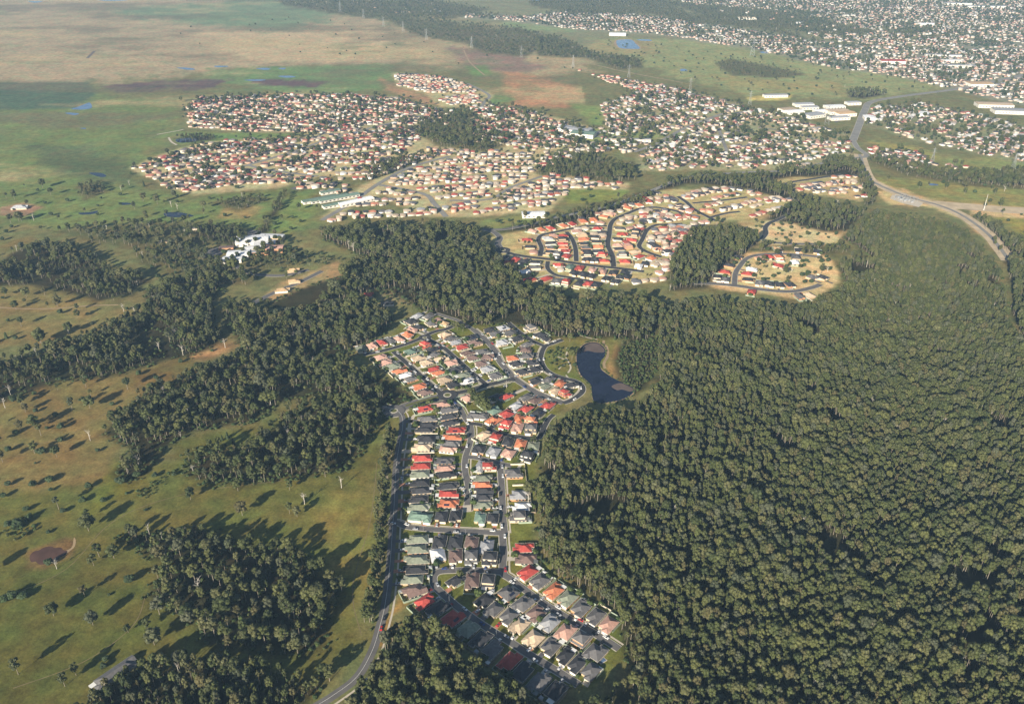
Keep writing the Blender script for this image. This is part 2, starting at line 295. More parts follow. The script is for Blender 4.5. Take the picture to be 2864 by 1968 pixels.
# ------------------------------------------------------------------ land zones: outline, colour, soft edge (m), wander (m)
ZONES = [
 ('V', [(-400,-40),(840,-40),(850,30),(920,80),(920,140),(820,150),(600,152),(240,190),(-400,195)], (166,146,118), 60, 150),
 ('V', [(430,75),(830,60),(900,110),(800,140),(560,140)], (184,160,128), 60, 130),
 ('V', [(250,25),(760,-20),(740,50),(640,72),(480,62),(320,45)], (118,130,98), 60, 150),
 ('V', [(-400,190),(210,190),(250,215),(420,235),(405,300),(300,372),(330,430),(450,445),(700,430),(725,480),(700,530),(430,505),(-400,520)], (112,122,72), 25, 60),
 ('V', [(-400,190),(200,186),(212,215),(185,245),(-400,258)], (82,97,74), 12, 20),
 ('V', [(60,330),(200,330),(300,380),(320,430),(240,420),(90,380)], (92,100,66), 20, 50),
 ('V', [(480,158),(760,148),(890,148),(885,205),(650,218),(560,202),(470,182)], (108,128,80), 25, 70),
 ('V', [(240,195),(440,178),(420,196),(340,208),(280,210)], (92,72,74), 8, 30),
 ('V', [(370,183),(520,178),(490,200),(390,205)], (96,76,76), 8, 35),
 ('V', [(560,178),(740,186),(720,200),(580,196)], (98,76,78), 8, 30),
 ('V', [(880,30),(1120,95),(1310,120),(1330,160),(1230,175),(1100,160),(930,160),(900,100)], (166,146,114), 40, 80),
 ('V', [(1020,110),(1180,130),(1240,155),(1160,165),(1060,150)], (140,114,100), 25, 60),
 ('V', [(1140,165),(1200,168),(1300,195),(1325,215),(1285,248),(1165,238)], (176,132,98), 18, 45),
 ('V', [(860,175),(900,195),(960,215),(1010,240),(960,235),(870,205)], (168,132,100), 10, 25),
 ('V', [(1290,235),(1380,240),(1420,290),(1340,280)], (126,138,80), 10, 20),
 ('V', [(1050,150),(1100,148),(1120,170),(1070,175)], (108,134,74), 8, 12),
 ('V', [(1050,205),(1180,225),(1110,240)], (118,132,82), 10, 20),
 ('V', [(1330,85),(1700,92),(1950,150),(2200,200),(1960,225),(1700,215),(1450,155)], (142,142,96), 30, 80),
 ('V', [(1340,95),(1480,90),(1500,125),(1350,125)], (150,138,96), 20, 40),
 ('V', [(1240,25),(1330,60),(1320,75),(1180,70),(1120,60)], (132,142,100), 20, 60),
 ('V', [(1600,170),(1900,190),(1960,215),(1800,210),(1650,195)], (150,140,92), 20, 50),
 ('V', [(1650,270),(1720,268),(1745,285),(1690,290)], (190,172,104), 4, 6),
 ('V', [(1690,220),(1800,215),(1790,226),(1700,230)], (200,184,112), 4, 6),
 ('V', [(1960,318),(2090,335),(2150,370),(2020,345)], (148,140,84), 8, 20),
 ('V', [(2110,360),(2323,360),(2700,360),(2700,400),(2323,395),(2150,390)], (134,136,84), 12, 30),
 ('V', [(1980,400),(2323,425),(2750,470),(2750,640),(2323,545),(2230,480),(2000,430)], (136,130,76), 12, 30),
 ('V', [(2260,490),(2323,500),(2750,560),(2750,640),(2323,540)], (140,128,66), 10, 20),
 ('V', [(1985,432),(2050,428),(2100,452),(2110,470),(2010,462)], (204,172,126), 4, 8),
 ('V', [(2110,455),(2323,470),(2700,490),(2700,500),(2323,482),(2130,466)], (196,164,120), 4, 8),
 ('V', [(2190,470),(2290,480),(2280,492),(2200,488)], (198,168,126), 4, 10),
 ('R', [(1260,-10),(1330,20),(1460,70),(1720,140),(2000,188),(2320,200),(2320,262),(2200,262),(2080,225),(1850,190),(1960,262),(2090,365),(2255,540),(2205,565),(2035,385),(1890,275),(1730,205),(1640,175),(1430,98)], (196,166,124), 5, 9),
 # suburbs
 ('V', [(410,245),(460,220),(640,213),(800,213),(900,220),(1010,250),(1010,285),(900,302),(700,303),(560,300),(430,290)], (150,142,110), 8, 10),
 ('V', [(300,380),(370,350),(480,318),(640,310),(800,290),(950,280),(1210,250),(1340,290),(1330,330),(1240,345),(1240,380),(1430,408),(1420,432),(1300,430),(1240,480),(1060,492),(960,492),(870,440),(740,498),(728,490),(850,400),(720,400),(640,425),(440,442),(390,430),(330,400)], (182,166,128), 8, 10),
 ('V', [(890,165),(1000,172),(1120,215),(1100,245),(1000,242),(960,212),(900,195)], (176,162,122), 6, 10),
 ('V', [(1360,240),(1450,205),(1540,198),(1640,228),(1800,265),(1935,310),(1940,352),(1850,378),(1720,388),(1560,385),(1450,390),(1450,350),(1500,320),(1380,290)], (152,145,112), 8, 10),
 ('V', [(800,10),(900,8),(1180,38),(1300,22),(1500,38),(1700,68),(1900,98),(2100,108),(2323,60),(2800,60),(2800,260),(2323,240),(2180,210),(2020,172),(1900,158),(1700,112),(1480,78),(1300,68),(1150,48),(900,34)], (136,134,116), 20, 30),
 ('V', [(1960,240),(2100,235),(2220,258),(2323,285),(2700,330),(2700,390),(2323,370),(2180,342),(2080,322),(2000,295),(1960,292)], (132,130,98), 8, 15),
 ('V', [(1270,430),(1425,432),(1400,452),(1290,462)], (128,134,70), 4, 8),
 ('V', [(1340,290),(1420,300),(1560,300),(1420,330),(1330,325)], (134,140,88), 6, 15),
 ('V', [(410,300),(560,302),(700,305),(640,312),(470,322),(400,330)], (112,130,76), 8, 10),
 ('V', [(700,440),(720,480),(640,545),(560,545),(620,500),(650,440)], (118,128,72), 8, 15),
 ('V', [(500,475),(570,460),(600,470),(560,495),(500,492)], (146,126,82), 6, 12),
 ('V', [(1085,500),(1200,490),(1240,505),(1130,525)], (130,132,80), 6, 10),
 # paddocks, left
 ('V', [(-400,640),(130,640),(260,680),(330,700),(300,740),(140,775),(-400,830)], (128,114,73), 15, 30),
 ('V', [(-400,560),(120,545),(100,560),(-400,600)], (118,108,66), 12, 20),
 ('V', [(300,570),(520,560),(480,620),(330,640)], (106,104,68), 12, 25),
 ('V', [(-400,900),(300,830),(500,790),(420,850),(260,1000),(270,1090),(-400,1200)], (127,110,68), 15, 30),
 ('V', [(420,790),(480,770),(560,780),(430,840)], (128,104,72), 8, 15),
 ('V', [(-400,1180),(260,1090),(420,1000),(760,880),(830,900),(880,960),(870,1300),(850,1460),(700,1596),(600,1780),(-400,1780)], (102,99,51), 15, 40),
 ('V', [(-400,1320),(300,1330),(450,1440),(250,1520),(-400,1700)], (93,92,45), 25, 50),
 ('V', [(700,1150),(860,1050),(860,1350),(790,1420),(780,1320),(700,1230)], (124,114,61), 12, 25),
 ('V', [(300,850),(420,800),(520,860),(330,900)], (112,96,58), 10, 20),
 ('V', [(200,1160),(260,1040),(340,1060),(300,1120)], (106,104,46), 10, 20),
 ('V', [(435,955),(480,955),(470,965),(430,975)], (168,130,92), 4, 6),
 ('V', [(850,1460),(872,1400),(905,1345),(930,1370),(890,1400),(868,1470)], (150,118,70), 3, 6),
 ('V', [(425,805),(520,790),(520,798),(440,812)], (176,140,98), 4, 6),
 # estates
 ('V', [(810,810),(870,770),(960,700),(1050,710),(1170,735),(1280,765),(1310,800),(1330,880),(1260,930),(1230,985),(1215,1080),(1215,1230),(1280,1310),(1400,1405),(1430,1480),(1340,1560),(1230,1540),(1040,1400),(960,1345),(905,1330),(915,1180),(930,960),(880,930),(990,880),(900,840)], (108,108,52), 4, 6),
 ('V', [(1120,540),(1200,520),(1480,430),(1700,430),(1800,455),(1740,490),(1640,500),(1580,520),(1520,600),(1500,640),(1400,645),(1250,640),(1180,625)], (182,164,118), 6, 10),
 ('V', [(1200,535),(1250,525),(1270,560),(1210,560)], (168,140,110), 4, 8),
 ('V', [(1270,755),(1330,750),(1400,765),(1410,800),(1420,850),(1450,890),(1380,880),(1300,850),(1245,830),(1240,800)], (118,112,62), 4, 8),
 ('V', [(1395,770),(1405,800),(1390,830),(1430,860),(1450,885),(1430,890),(1395,860),(1375,830),(1395,800)], (150,124,80), 3, 5),
 ('V', [(1600,645),(1640,580),(1700,560),(1870,558),(1900,620),(1860,665),(1800,675),(1650,655)], (206,176,132), 5, 12),
 ('V', [(1680,505),(1760,478),(1780,490),(1740,520),(1800,545),(1920,520),(1960,530),(1900,556),(1720,552)], (170,146,104), 6, 14),
 ('R', [(400,330),(540,415),(640,440),(960,455),(1080,385),(960,345),(800,330),(740,230),(600,275),(540,320)], (204,178,138), 4, 12),
 ('R', [(1140,350),(1180,335),(1260,380),(1250,430),(1180,400)], (196,168,126), 4, 8),
 ('R', [(60,690),(230,690),(420,500),(640,460),(960,470),(1000,560),(1060,690),(940,790),(780,800),(560,770),(300,725),(60,720)], (204,176,132), 5, 14),
 ('V', [(1760,405),(1940,388),(1975,462),(1870,445),(1780,432)], (178,158,114), 4, 8),
 ('V', [(600,668),(640,640),(700,615),(770,590),(780,615),(760,640),(700,640),(690,690),(620,690)], (164,138,100), 5, 10),
 ('V', [(840,672),(900,655),(960,665),(940,690),(870,690)], (140,124,92), 4, 8),
 ('V', [(820,580),(850,590),(840,610),(810,610)], (166,130,88), 5, 8),
 ('V', [(460,580),(520,545),(640,525),(650,570),(590,610),(540,620)], (126,120,84), 5, 8),
 ('V', [(0,470),(60,458),(100,470),(60,490),(0,490)], (150,120,98), 5, 8),
 ('V', [(60,1250),(110,1235),(150,1215),(168,1225),(160,1260),(100,1290),(70,1285)], (120,96,62), 4, 6),
]

def build_ground():
    ys = [-6000, -2500, -1000, -400, 0, 120, 220, 290]
    y = 330.0
    while y < 6500:
        ys.append(y); y += (y * y + CAM_H ** 2) / (CAM_F * CAM_H) * 4.2
    ys += [7200, 8200, 9600, 12000, 16000, 24000]
    ys = np.array(ys)
    cs = np.concatenate([[-9, -4, -2.2, -1.6], np.linspace(-1.3, 1.3, 760), [1.6, 2.2, 4, 9]])
    w = 0.6167 * (np.maximum(ys, 0) * CP + CAM_H * SP)
    X = cs[None, :] * w[:, None]; Y = np.repeat(ys[:, None], len(cs), 1)
    P = np.stack([X.ravel(), Y.ravel()], 1); n = len(P)
    x, y = P[:, 0], P[:, 1]
    colr = np.tile(np.array(lin(116, 112, 74)), (n, 1))
    far = y > 2600
    colr[far] = lin(128, 124, 92)
    n1 = fbm(x, y, 140, 5); n2 = fbm(x + 900, y - 400, 35, 4)
    def blend(poly, c, soft, wander):
        nonlocal colr
        b0, b1 = poly.min(0) - soft - wander, poly.max(0) + soft + wander
        s = np.where((x > b0[0]) & (x < b1[0]) & (y > b0[1]) & (y < b1[1]))[0]
        if len(s) == 0: return
        d = poly_sd(P[s], poly) + wander * (0.7 * n1[s] + 0.6 * n2[s])
        a = np.clip(d / soft * 0.5 + 0.5, 0, 1); a = (a * a * (3 - 2 * a))[:, None]
        colr[s] = colr[s] * (1 - a) + np.array(c) * a
    for crop, pts, c, soft, wander in ZONES: blend(gnd(crop, pts), lin(*c), soft, wander)
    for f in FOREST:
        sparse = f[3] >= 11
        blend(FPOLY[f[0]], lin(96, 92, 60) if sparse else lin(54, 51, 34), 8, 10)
    # broad marsh mottling on the flood plain: reeds, dry grass, damp ground
    pl = gnd('V', [(-400,-40),(900,-40),(1300,120),(1330,240),(1000,200),(700,215),(420,240),(300,370),(-400,520)])
    s = np.where(in_poly(P, pl))[0]
    q = fbm(x[s] * 0.35, y[s] * 1.0, 160, 6); q2 = fbm(x[s] * 0.5 + 4000, y[s], 60, 5)
    a = np.clip((q - 0.12) * 4, 0, 1)[:, None] * 0.62; colr[s] = colr[s] * (1 - a) + np.array(lin(112, 100, 78)) * a
    a = np.clip((-q - 0.14) * 4, 0, 1)[:, None] * 0.66; colr[s] = colr[s] * (1 - a) + np.array(lin(182, 160, 122)) * a
    a = np.clip((q2 - 0.2) * 4, 0, 1)[:, None] * 0.4; colr[s] = colr[s] * (1 - a) + np.array(lin(108, 118, 78)) * a
    nr, nc = len(ys), len(cs)
    V = np.stack([X.ravel(), Y.ravel(), np.zeros(n)], 1)
    idx = np.arange(nr * nc).reshape(nr, nc)
    F = np.stack([idx[:-1, :-1], idx[:-1, 1:], idx[1:, 1:], idx[1:, :-1]], -1).reshape(-1, 4)
    me = bpy.data.meshes.new('ground')
    me.vertices.add(n); me.vertices.foreach_set('co', V.ravel())
    me.loops.add(F.size); me.loops.foreach_set('vertex_index', F.ravel().astype(np.int32))
    me.polygons.add(len(F)); me.polygons.foreach_set('loop_start', np.arange(0, F.size, 4, dtype=np.int32))
    me.update(calc_edges=True)
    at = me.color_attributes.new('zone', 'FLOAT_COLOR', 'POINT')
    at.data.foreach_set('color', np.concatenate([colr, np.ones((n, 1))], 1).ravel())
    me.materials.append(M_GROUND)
    tag(obj('ground', me), kind='structure')
build_ground()

# ------------------------------------------------------------------ roads
def smooth_line(P, k=6, closed=False):
    P = np.asarray(P, float); n = len(P); out = []
    for i in range(n - 1):
        p0 = P[max(i - 1, 0)]; p1 = P[i]; p2 = P[i + 1]; p3 = P[min(i + 2, n - 1)]
        for t in np.arange(k) / k:
            out.append(0.5 * ((2 * p1) + (p2 - p0) * t + (2 * p0 - 5 * p1 + 4 * p2 - p3) * t ** 2 + (3 * p1 - p0 - 3 * p2 + p3) * t ** 3))
    out.append(P[-1]); return np.array(out)
def ribbon(name, P, w, z, mat, off=0.0, kind='structure'):
    d = np.gradient(P, axis=0); d /= np.linalg.norm(d, axis=1)[:, None] + 1e-9
    nrm = np.stack([-d[:, 1], d[:, 0]], 1)
    a = P + nrm * (off + w / 2); b = P + nrm * (off - w / 2); n = len(P)
    V = np.concatenate([np.c_[a, np.full(n, z)], np.c_[b, np.full(n, z)]])
    F = [(n + i, n + i + 1, i + 1, i) for i in range(n - 1)]
    o = obj(name, mesh(name, V, F, mat)); tag(o, kind=kind); return o
def disc(name, c, r, z, mat, n=40, r0=0.0, zt=None):
    V = []; F = []
    for k in range(n):
        a = 2 * math.pi * k / n; V.append((c[0] + r * math.cos(a), c[1] + r * math.sin(a), z))
    if zt is None: F = [tuple(range(n))]
    else:
        V += [(v[0], v[1], zt) for v in V]; F = [(k, (k + 1) % n, n + (k + 1) % n, n + k) for k in range(n)] + [tuple(range(n, 2 * n))]
    o = obj(name, mesh(name, V, F, mat)); tag(o, kind='structure'); return o
ROADS = []     # (smoothed centre line, half width)
def road(crop, pts, w, mat=None, kerb=True, paths=(), line=False, vis=True):
    P = smooth_line(gnd(crop, pts)); i = len(ROADS)
    ROADS.append((P, w / 2))
    ribbon('road', P, w, 0.10 + i * 0.005, mat or M_ASPH)
    if kerb: ribbon('kerb', P, w + 1.3, 0.05 + i * 0.001, M_KERB)
    for off in paths: ribbon('footpath', P, 1.4, 0.02 + i * 0.0005, M_PATH, off)
    if line: ribbon('road_marking', P, 0.2, 0.62, M_LINE)
    return P
# near estate
road('V', [(868,922),(905,935),(914,962),(906,1010),(899,1060),(894,1150),(890,1210),(884,1290),(874,1370),(862,1420),(845,1475),(810,1535),(755,1578),(690,1620),(600,1700)], 6.2, M_ASPHG, kerb=False, paths=(6.2,), line=True)
MAIN = 0
road('A', [(210,518),(380,482),(560,432),(690,385),(760,350),(850,310),(960,285),(1075,228)], 6.0, M_ASPH)
road('A', [(860,148),(960,180),(1060,212),(1095,238),(1190,290)], 5.0, M_ASPHG)
road('A', [(478,488),(600,592),(700,682),(800,772),(900,860)], 5.5, M_ASPH, paths=(4.6,))
road('A', [(765,365),(850,408),(930,455),(1030,542),(1130,632),(1230,717),(1315,790)], 5.5, M_ASPH, paths=(-4.6,))
road('A', [(1190,290),(1290,372),(1380,472),(1432,580),(1500,660),(1565,730),(1650,790),(1750,850),(1870,902),(1995,948)], 6.8, M_ASPHG, paths=(5.2,))
road('A', [(960,880),(1050,857),(1150,837),(1300,792),(1380,772),(1480,748),(1562,730)], 6.5, M_ASPH, paths=(5.6, -5.6))
road('A', [(1505,228),(1600,310),(1700,380),(1780,420),(1830,440)], 5.2, M_ASPH)
road('A', [(1990,383),(1900,415),(1835,442),(1803,500),(1797,565),(1832,640),(1900,690),(2000,725),(2100,750),(2160,790),(2168,840),(2125,885),(2060,925),(1995,948)], 5.6, M_ASPH, paths=(-4.4,))
road('B', [(955,98),(1025,140),(1090,235),(1140,330),(1200,420),(1207,520),(1195,600),(1170,680),(1148,750),(1140,830),(1145,920),(1165,1000),(1180,1100),(1175,1180),(1165,1270)], 5.2, M_ASPHG, paths=(5.2,))
road('B', [(1165,1262),(1168,1300),(1170,1335)], 7.5, M_PAVE[0], kerb=False)
road('B', [(1165,1285),(1240,1305)], 6.0, M_PAVE[0], kerb=False)
road('B', [(1180,395),(1290,405),(1380,440),(1470,488),(1560,512),(1700,532),(1850,548),(1930,540),(1980,440),(2030,350),(2085,300)], 5.0, M_ASPH)
road('A', [(950,888),(800,916),(680,946),(570,985),(490,1022)], 11.5, M_ASPHG, paths=(8,))
road('B', [(1148,750),(1250,758),(1400,786),(1520,820),(1640,847)], 5.0, M_ASPHG)
road('B', [(1520,815),(1520,900),(1530,1050),(1537,1200),(1548,1400),(1562,1560)], 5.2, M_ASPHG, paths=(4.8,))
road('C', [(1100,10),(1103,100),(1110,200),(1103,300),(1112,385),(1165,425),(1250,490),(1400,598),(1550,698),(1700,788),(1850,872),(2000,962),(2110,1035)], 5.4, M_ASPHG, paths=(5.0,))
road('B', [(320,1440),(430,1452),(520,1490),(700,1512),(1000,1532),(1300,1547),(1565,1562)], 5.4, M_ASPHG, paths=(4.6,))
road('C', [(1108,372),(1000,360),(850,352),(700,354),(565,362),(512,392),(500,440),(525,500),(600,572),(700,660),(850,772),(1000,872),(1150,962),(1300,1062),(1450,1152),(1600,1242),(1760,1345)], 5.4, M_ASPHG)
NEAR_ROADS = len(ROADS)
# second estate
road('M', [(1225,605),(1290,630),(1400,650),(1550,667),(1700,690),(1850,710),(2000,726),(2180,748)], 7.5, M_ASPH)
road('M', [(1475,645),(1487,590),(1466,532),(1490,502),(1560,486),(1700,456),(1800,440),(1930,440)], 6.5, M_ASPH)
road('M', [(1722,680),(1716,590),(1690,522),(1655,480)], 6.5, M_ASPH)
road('M', [(1975,715),(1966,640),(1936,570),(1945,500),(1955,430),(1990,390),(2060,360),(2150,325),(2260,315),(2400,340),(2440,360)], 7.0, M_ASPH)
road('M', [(2300,650),(2200,615),(2148,578),(2170,530),(2200,470),(2260,435),(2340,430),(2440,425)], 6.5, M_ASPH)
road('M', [(1530,680),(1530,730),(1585,772),(1700,792),(1900,830)], 6.0, M_ASPH)
road('M', [(1225,605),(1192,562),(1205,520),(1160,480),(1090,462)], 8.5, M_ASPHG)
road('M', [(1090,462),(1240,462),(1400,430),(1560,395)], 7.0, M_ASPHG)
road('R', [(80,705),(240,710),(400,726),(560,750),(700,762),(800,756),(900,732),(945,714)], 7.5, M_ASPHG)
road('R', [(362,722),(370,640),(400,590),(445,540),(520,515),(640,508),(780,512),(950,530)], 6.5, M_ASPHG)
road('R', [(545,410),(575,370),(572,330),(600,300),(660,275),(740,235)], 7.0, M_ASPH)
road('R', [(545,408),(640,432),(800,440),(960,440)], 6.0, M_ASPHG)
road('R', [(-20,120),(40,160),(80,200),(150,240),(240,285)], 7.0, M_ASPH)
road('R', [(200,262),(300,235),(400,222)], 6.0, M_ASPH)
road('R', [(80,165),(250,150),(450,125)], 6.0, M_ASPH)
road('R', [(890,135),(800,100),(715,50),(740,25),(900,0),(1090,-30)], 7.0, M_ASPH)
# far roads
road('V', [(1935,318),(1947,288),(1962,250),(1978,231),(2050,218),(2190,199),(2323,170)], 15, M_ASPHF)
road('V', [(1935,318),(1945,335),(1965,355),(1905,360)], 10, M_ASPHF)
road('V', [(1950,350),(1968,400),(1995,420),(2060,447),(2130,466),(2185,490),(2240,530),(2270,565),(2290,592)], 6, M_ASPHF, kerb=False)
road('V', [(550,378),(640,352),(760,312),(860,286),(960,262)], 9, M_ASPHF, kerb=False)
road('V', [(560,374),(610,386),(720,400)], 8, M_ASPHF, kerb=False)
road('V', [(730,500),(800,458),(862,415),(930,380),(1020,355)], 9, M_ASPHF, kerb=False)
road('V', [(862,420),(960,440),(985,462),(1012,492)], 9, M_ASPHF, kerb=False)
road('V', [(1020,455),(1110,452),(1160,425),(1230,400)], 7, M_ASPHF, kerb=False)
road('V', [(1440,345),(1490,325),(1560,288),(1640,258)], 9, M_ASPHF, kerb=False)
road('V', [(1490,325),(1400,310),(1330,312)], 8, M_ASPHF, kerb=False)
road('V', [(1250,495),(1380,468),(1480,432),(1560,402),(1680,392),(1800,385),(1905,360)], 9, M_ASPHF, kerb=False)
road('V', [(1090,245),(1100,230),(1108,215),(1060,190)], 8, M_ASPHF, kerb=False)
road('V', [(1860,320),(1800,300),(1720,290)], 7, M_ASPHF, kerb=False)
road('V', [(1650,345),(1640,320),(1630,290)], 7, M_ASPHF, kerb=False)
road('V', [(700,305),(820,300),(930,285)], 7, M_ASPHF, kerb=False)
# left works, school road
road('V', [(470,575),(530,600),(570,620),(640,625),(700,612)], 7, M_ASPHG)
road('V', [(570,690),(620,665),(680,640),(730,615)], 7, M_ASPHG)
HALL = [r for r in ROADS]
# tracks and paths
def track(crop, pts, w, mat=M_DIRT, z=0.012, nm='dirt_track'):
    tag(ribbon(nm, smooth_line(gnd(crop, pts)), w, z, mat), kind='structure')
track('L1', [(-80,862),(150,878),(400,875),(600,858),(800,852)], 2.6)
track('V', [(2290,592),(2310,640)], 5)
track('V', [(1950,350),(1968,400),(1995,420),(2060,447),(2130,466),(2185,490),(2240,530),(2270,565),(2290,592)], 22, M_SAND, 0.03)
track('V', [(2120,463),(2200,469),(2323,478),(2700,492)], 34, M_SAND, 0.02)
for pts in ([(20,1350),(150,1290),(260,1180),(420,1120),(640,1090)], [(-40,1010),(120,1000),(250,930),(330,860)], [(820,1440),(800,1330),(840,1180),(855,1050)], [(30,1560),(190,1500),(300,1420),(330,1350)]): track('V', pts, 0.55, M_TRACK, 0.01, 'stock_track')
track('V', [(2278,690),(2272,730),(2290,755),(2340,790)], 7)
track('Q2', [(1370,400),(1700,435),(1900,480),(2320,560)], 6, M_DIRT)
track('Q2', [(840,340),(880,420),(980,510)], 5, M_DIRT)
track('Q1', [(1140,930),(1160,960),(1195,980)], 4, M_PATH, nm='footpath')
track('Q1', [(1060,910),(1200,885),(1240,875)], 4, M_PATH, nm='footpath')
track('P', [(150,620),(188,640),(150,780),(190,860),(242,980),(190,1080)], 1.8, M_PATH, 0.014, 'footpath')
track('P', [(0,780),(100,820),(165,842)], 1.6, M_PATH, 0.016, 'footpath')
track('P', [(20,1010),(80,950),(160,912)], 1.6, M_PATH, 0.018, 'footpath')
track('P', [(330,350),(500,410),(740,462)], 1.5, M_PATH, 0.016, 'footpath')
track('P', [(150,1120),(200,1170),(330,1230)], 1.6, M_PATH, 0.02, 'footpath')
track('P', [(860,480),(850,540),(910,600),(930,760),(860,900),(880,1000)], 3.0, M_DIRT, 0.022)
track('A', [(640,1240),(620,1180),(640,1100),(670,1055),(720,1040)], 3.6, M_PATH, 0.03, 'access_lane')
track('V', [(2130,466),(2323,476),(2700,490)], 6)
track('Q1', [(590,395),(640,345)], 9, M_MUD)
# roundabouts
for crop, c, r, ri, pave in (('B', (955, 98), 10.5, 4.2, 0), ('B', (385, 265), 11, 4.3, 0), ('A', (760, 367), 7.2, 2.6, 0), ('M', (1225, 605), 10.5, 4.2, 0)):
    g = gnd(crop, [c])[0]
    disc('kerb', g, r + 0.8, 0.09, M_KERB); disc('road', g, r, 0.60, M_ASPH if crop != 'B' or c[0] > 900 else M_ASPHG)
    disc('traffic_island', g, ri, 0.60, M_KERB, zt=0.75); disc('island_lawn', g, ri * 0.72, 0.75, M_ISLE, zt=0.80)
# median of the entry boulevard
ribbon('median_lawn', smooth_line(gnd('A', [(880, 899), (800, 916), (680, 946), (590, 977)])), 3.2, 0.66, M_ISLE)
# school car park, works pads
def pad(name, crop, pts, mat, z):
    g = gnd(crop, pts); tag(obj(name, mesh(name, np.c_[g, np.full(len(g), z)], [tuple(range(len(g) - 1, -1, -1))], mat)), kind='structure')
pad('car_park', 'L1', [(1370,535),(1400,480),(1480,460),(1530,490),(1470,528)], M_ASPHG, 0.04)
pad('car_park', 'L1', [(1640,390),(1690,345),(1760,350),(1700,395)], M_ASPHG, 0.04)
pad('car_park', 'Q1', [(1960,1275),(2000,1262),(2090,1262),(2080,1278),(2000,1285)], M_ASPHG, 0.04)
pad('gravel_pad', 'R', [(1415,135),(1430,108),(1520,120),(1640,165),(1610,192),(1500,165)], M_PATH, 0.05)
pad('car_park', 'Q3', [(1000,790),(1100,760),(1130,800),(1050,830)], M_ASPHG, 0.04)

# ------------------------------------------------------------------ water
def blob(crop, pts, k=5):
    g = gnd(crop, pts); g = np.vstack([g[-1:], g, g[:2]]); s = smooth_line(g, k)[k:-k]
    return s[:-1] if np.allclose(s[0], s[-1]) else s
def water(crop, pts, mat, z=0.05, name='water', rim=None):
    s = blob(crop, pts)
    a = np.sum(s[:, 0] * np.roll(s[:, 1], -1) - np.roll(s[:, 0], -1) * s[:, 1])
    if a < 0: s = s[::-1]
    tag(obj(name, mesh(name, np.c_[s, np.full(len(s), z)], [tuple(range(len(s)))], mat)), kind='structure')
    if rim:
        c = s.mean(0); d = s - c; q = c + d * (1 + rim / np.linalg.norm(d, axis=1))[:, None]
        tag(obj('bank', mesh('bank', np.c_[q, np.full(len(q), z - 0.02)], [tuple(range(len(q)))], M_DIRT)), kind='structure')
water('P', [(365,700),(480,560),(640,510),(780,540),(880,640),(880,760),(800,870),(800,1000),(900,1090),(1060,1190),(1260,1290),(1430,1380),(1340,1500),(1100,1600),(760,1640),(650,1560),(620,1320),(540,1220),(440,1130),(380,1000),(350,850)], M_WATER, rim=1.6)
water('P', [(480,600),(560,545),(650,525),(770,550),(860,640),(850,700),(700,700),(560,670),(460,690)], M_MUD, 0.065, 'mud_flat')
water('P', [(1000,1330),(1150,1270),(1280,1310),(1410,1380),(1350,1430),(1200,1390),(1100,1400)], M_MUD, 0.065, 'mud_flat')
water('LB', [(200,600),(225,566),(262,556),(300,536),(345,530),(372,540),(412,538),(430,556),(455,560),(440,588),(405,604),(380,630),(330,634),(300,652),(262,650),(240,632),(212,636)], M_WATERM)
water('LB', [(440,560),(475,545),(492,520),(500,470),(512,490),(505,530),(480,555),(452,575)], M_DIRT, 0.03, 'mud_flat')
water('Q2', [(1870,285),(1890,270),(1970,270),(2000,295),(2030,328),(1990,332),(1895,325)], M_WATERB, rim=9)
for crop, pts in (('Q1', [(480,738),(530,722),(585,700),(610,697),(620,730),(560,742)]), ('Q1', [(440,765),(490,763),(535,770),(500,780)]), ('Q1', [(1195,460),(1260,458),(1320,468),(1280,474)]),
                  ('Q1', [(1450,447),(1530,446),(1540,452),(1470,456)]), ('Q1', [(1730,464),(1800,460),(1830,468),(1790,474)]), ('Q1', [(1880,463),(1930,460),(1920,472)]), ('Q1', [(1880,515),(1960,513),(2000,522),(1930,527)]),
                  ('Q1', [(1650,543),(1720,538),(1800,540),(1740,549)]), ('Q1', [(190,10),(290,10),(240,20)]), ('Q1', [(640,-8),(800,-10),(860,4),(700,6)]), ('Q1', [(540,868),(575,866),(580,874)]),
                  ('Q2', [(2010,268),(2090,268),(2110,278),(2040,277)]), ('Q2', [(1270,-8),(1330,-8),(1350,4),(1290,3)]), ('Q3', [(0,468),(30,468),(45,480),(0,482)]), ('Q3', [(540,350),(600,352),(590,362),(545,360)]), ('Q3', [(1680,1242),(1720,1243),(1745,1253),(1690,1254)])):
    water(crop, pts, M_WATERB)
for crop, pts in (('Q1', [(600,1170),(680,1170),(720,1190),(680,1198)]), ('Q1', [(530,1440),(600,1435),(660,1425),(640,1445),(560,1452)]), ('Q1', [(1110,1440),(1170,1435),(1240,1440),(1310,1462),(1190,1470),(1120,1462)]),
                  ('Q1', [(800,1370),(870,1372),(890,1380),(830,1386)]), ('Q1', [(1195,942),(1300,932),(1330,950),(1260,965),(1200,962)])):
    water(crop, pts, M_WATER)

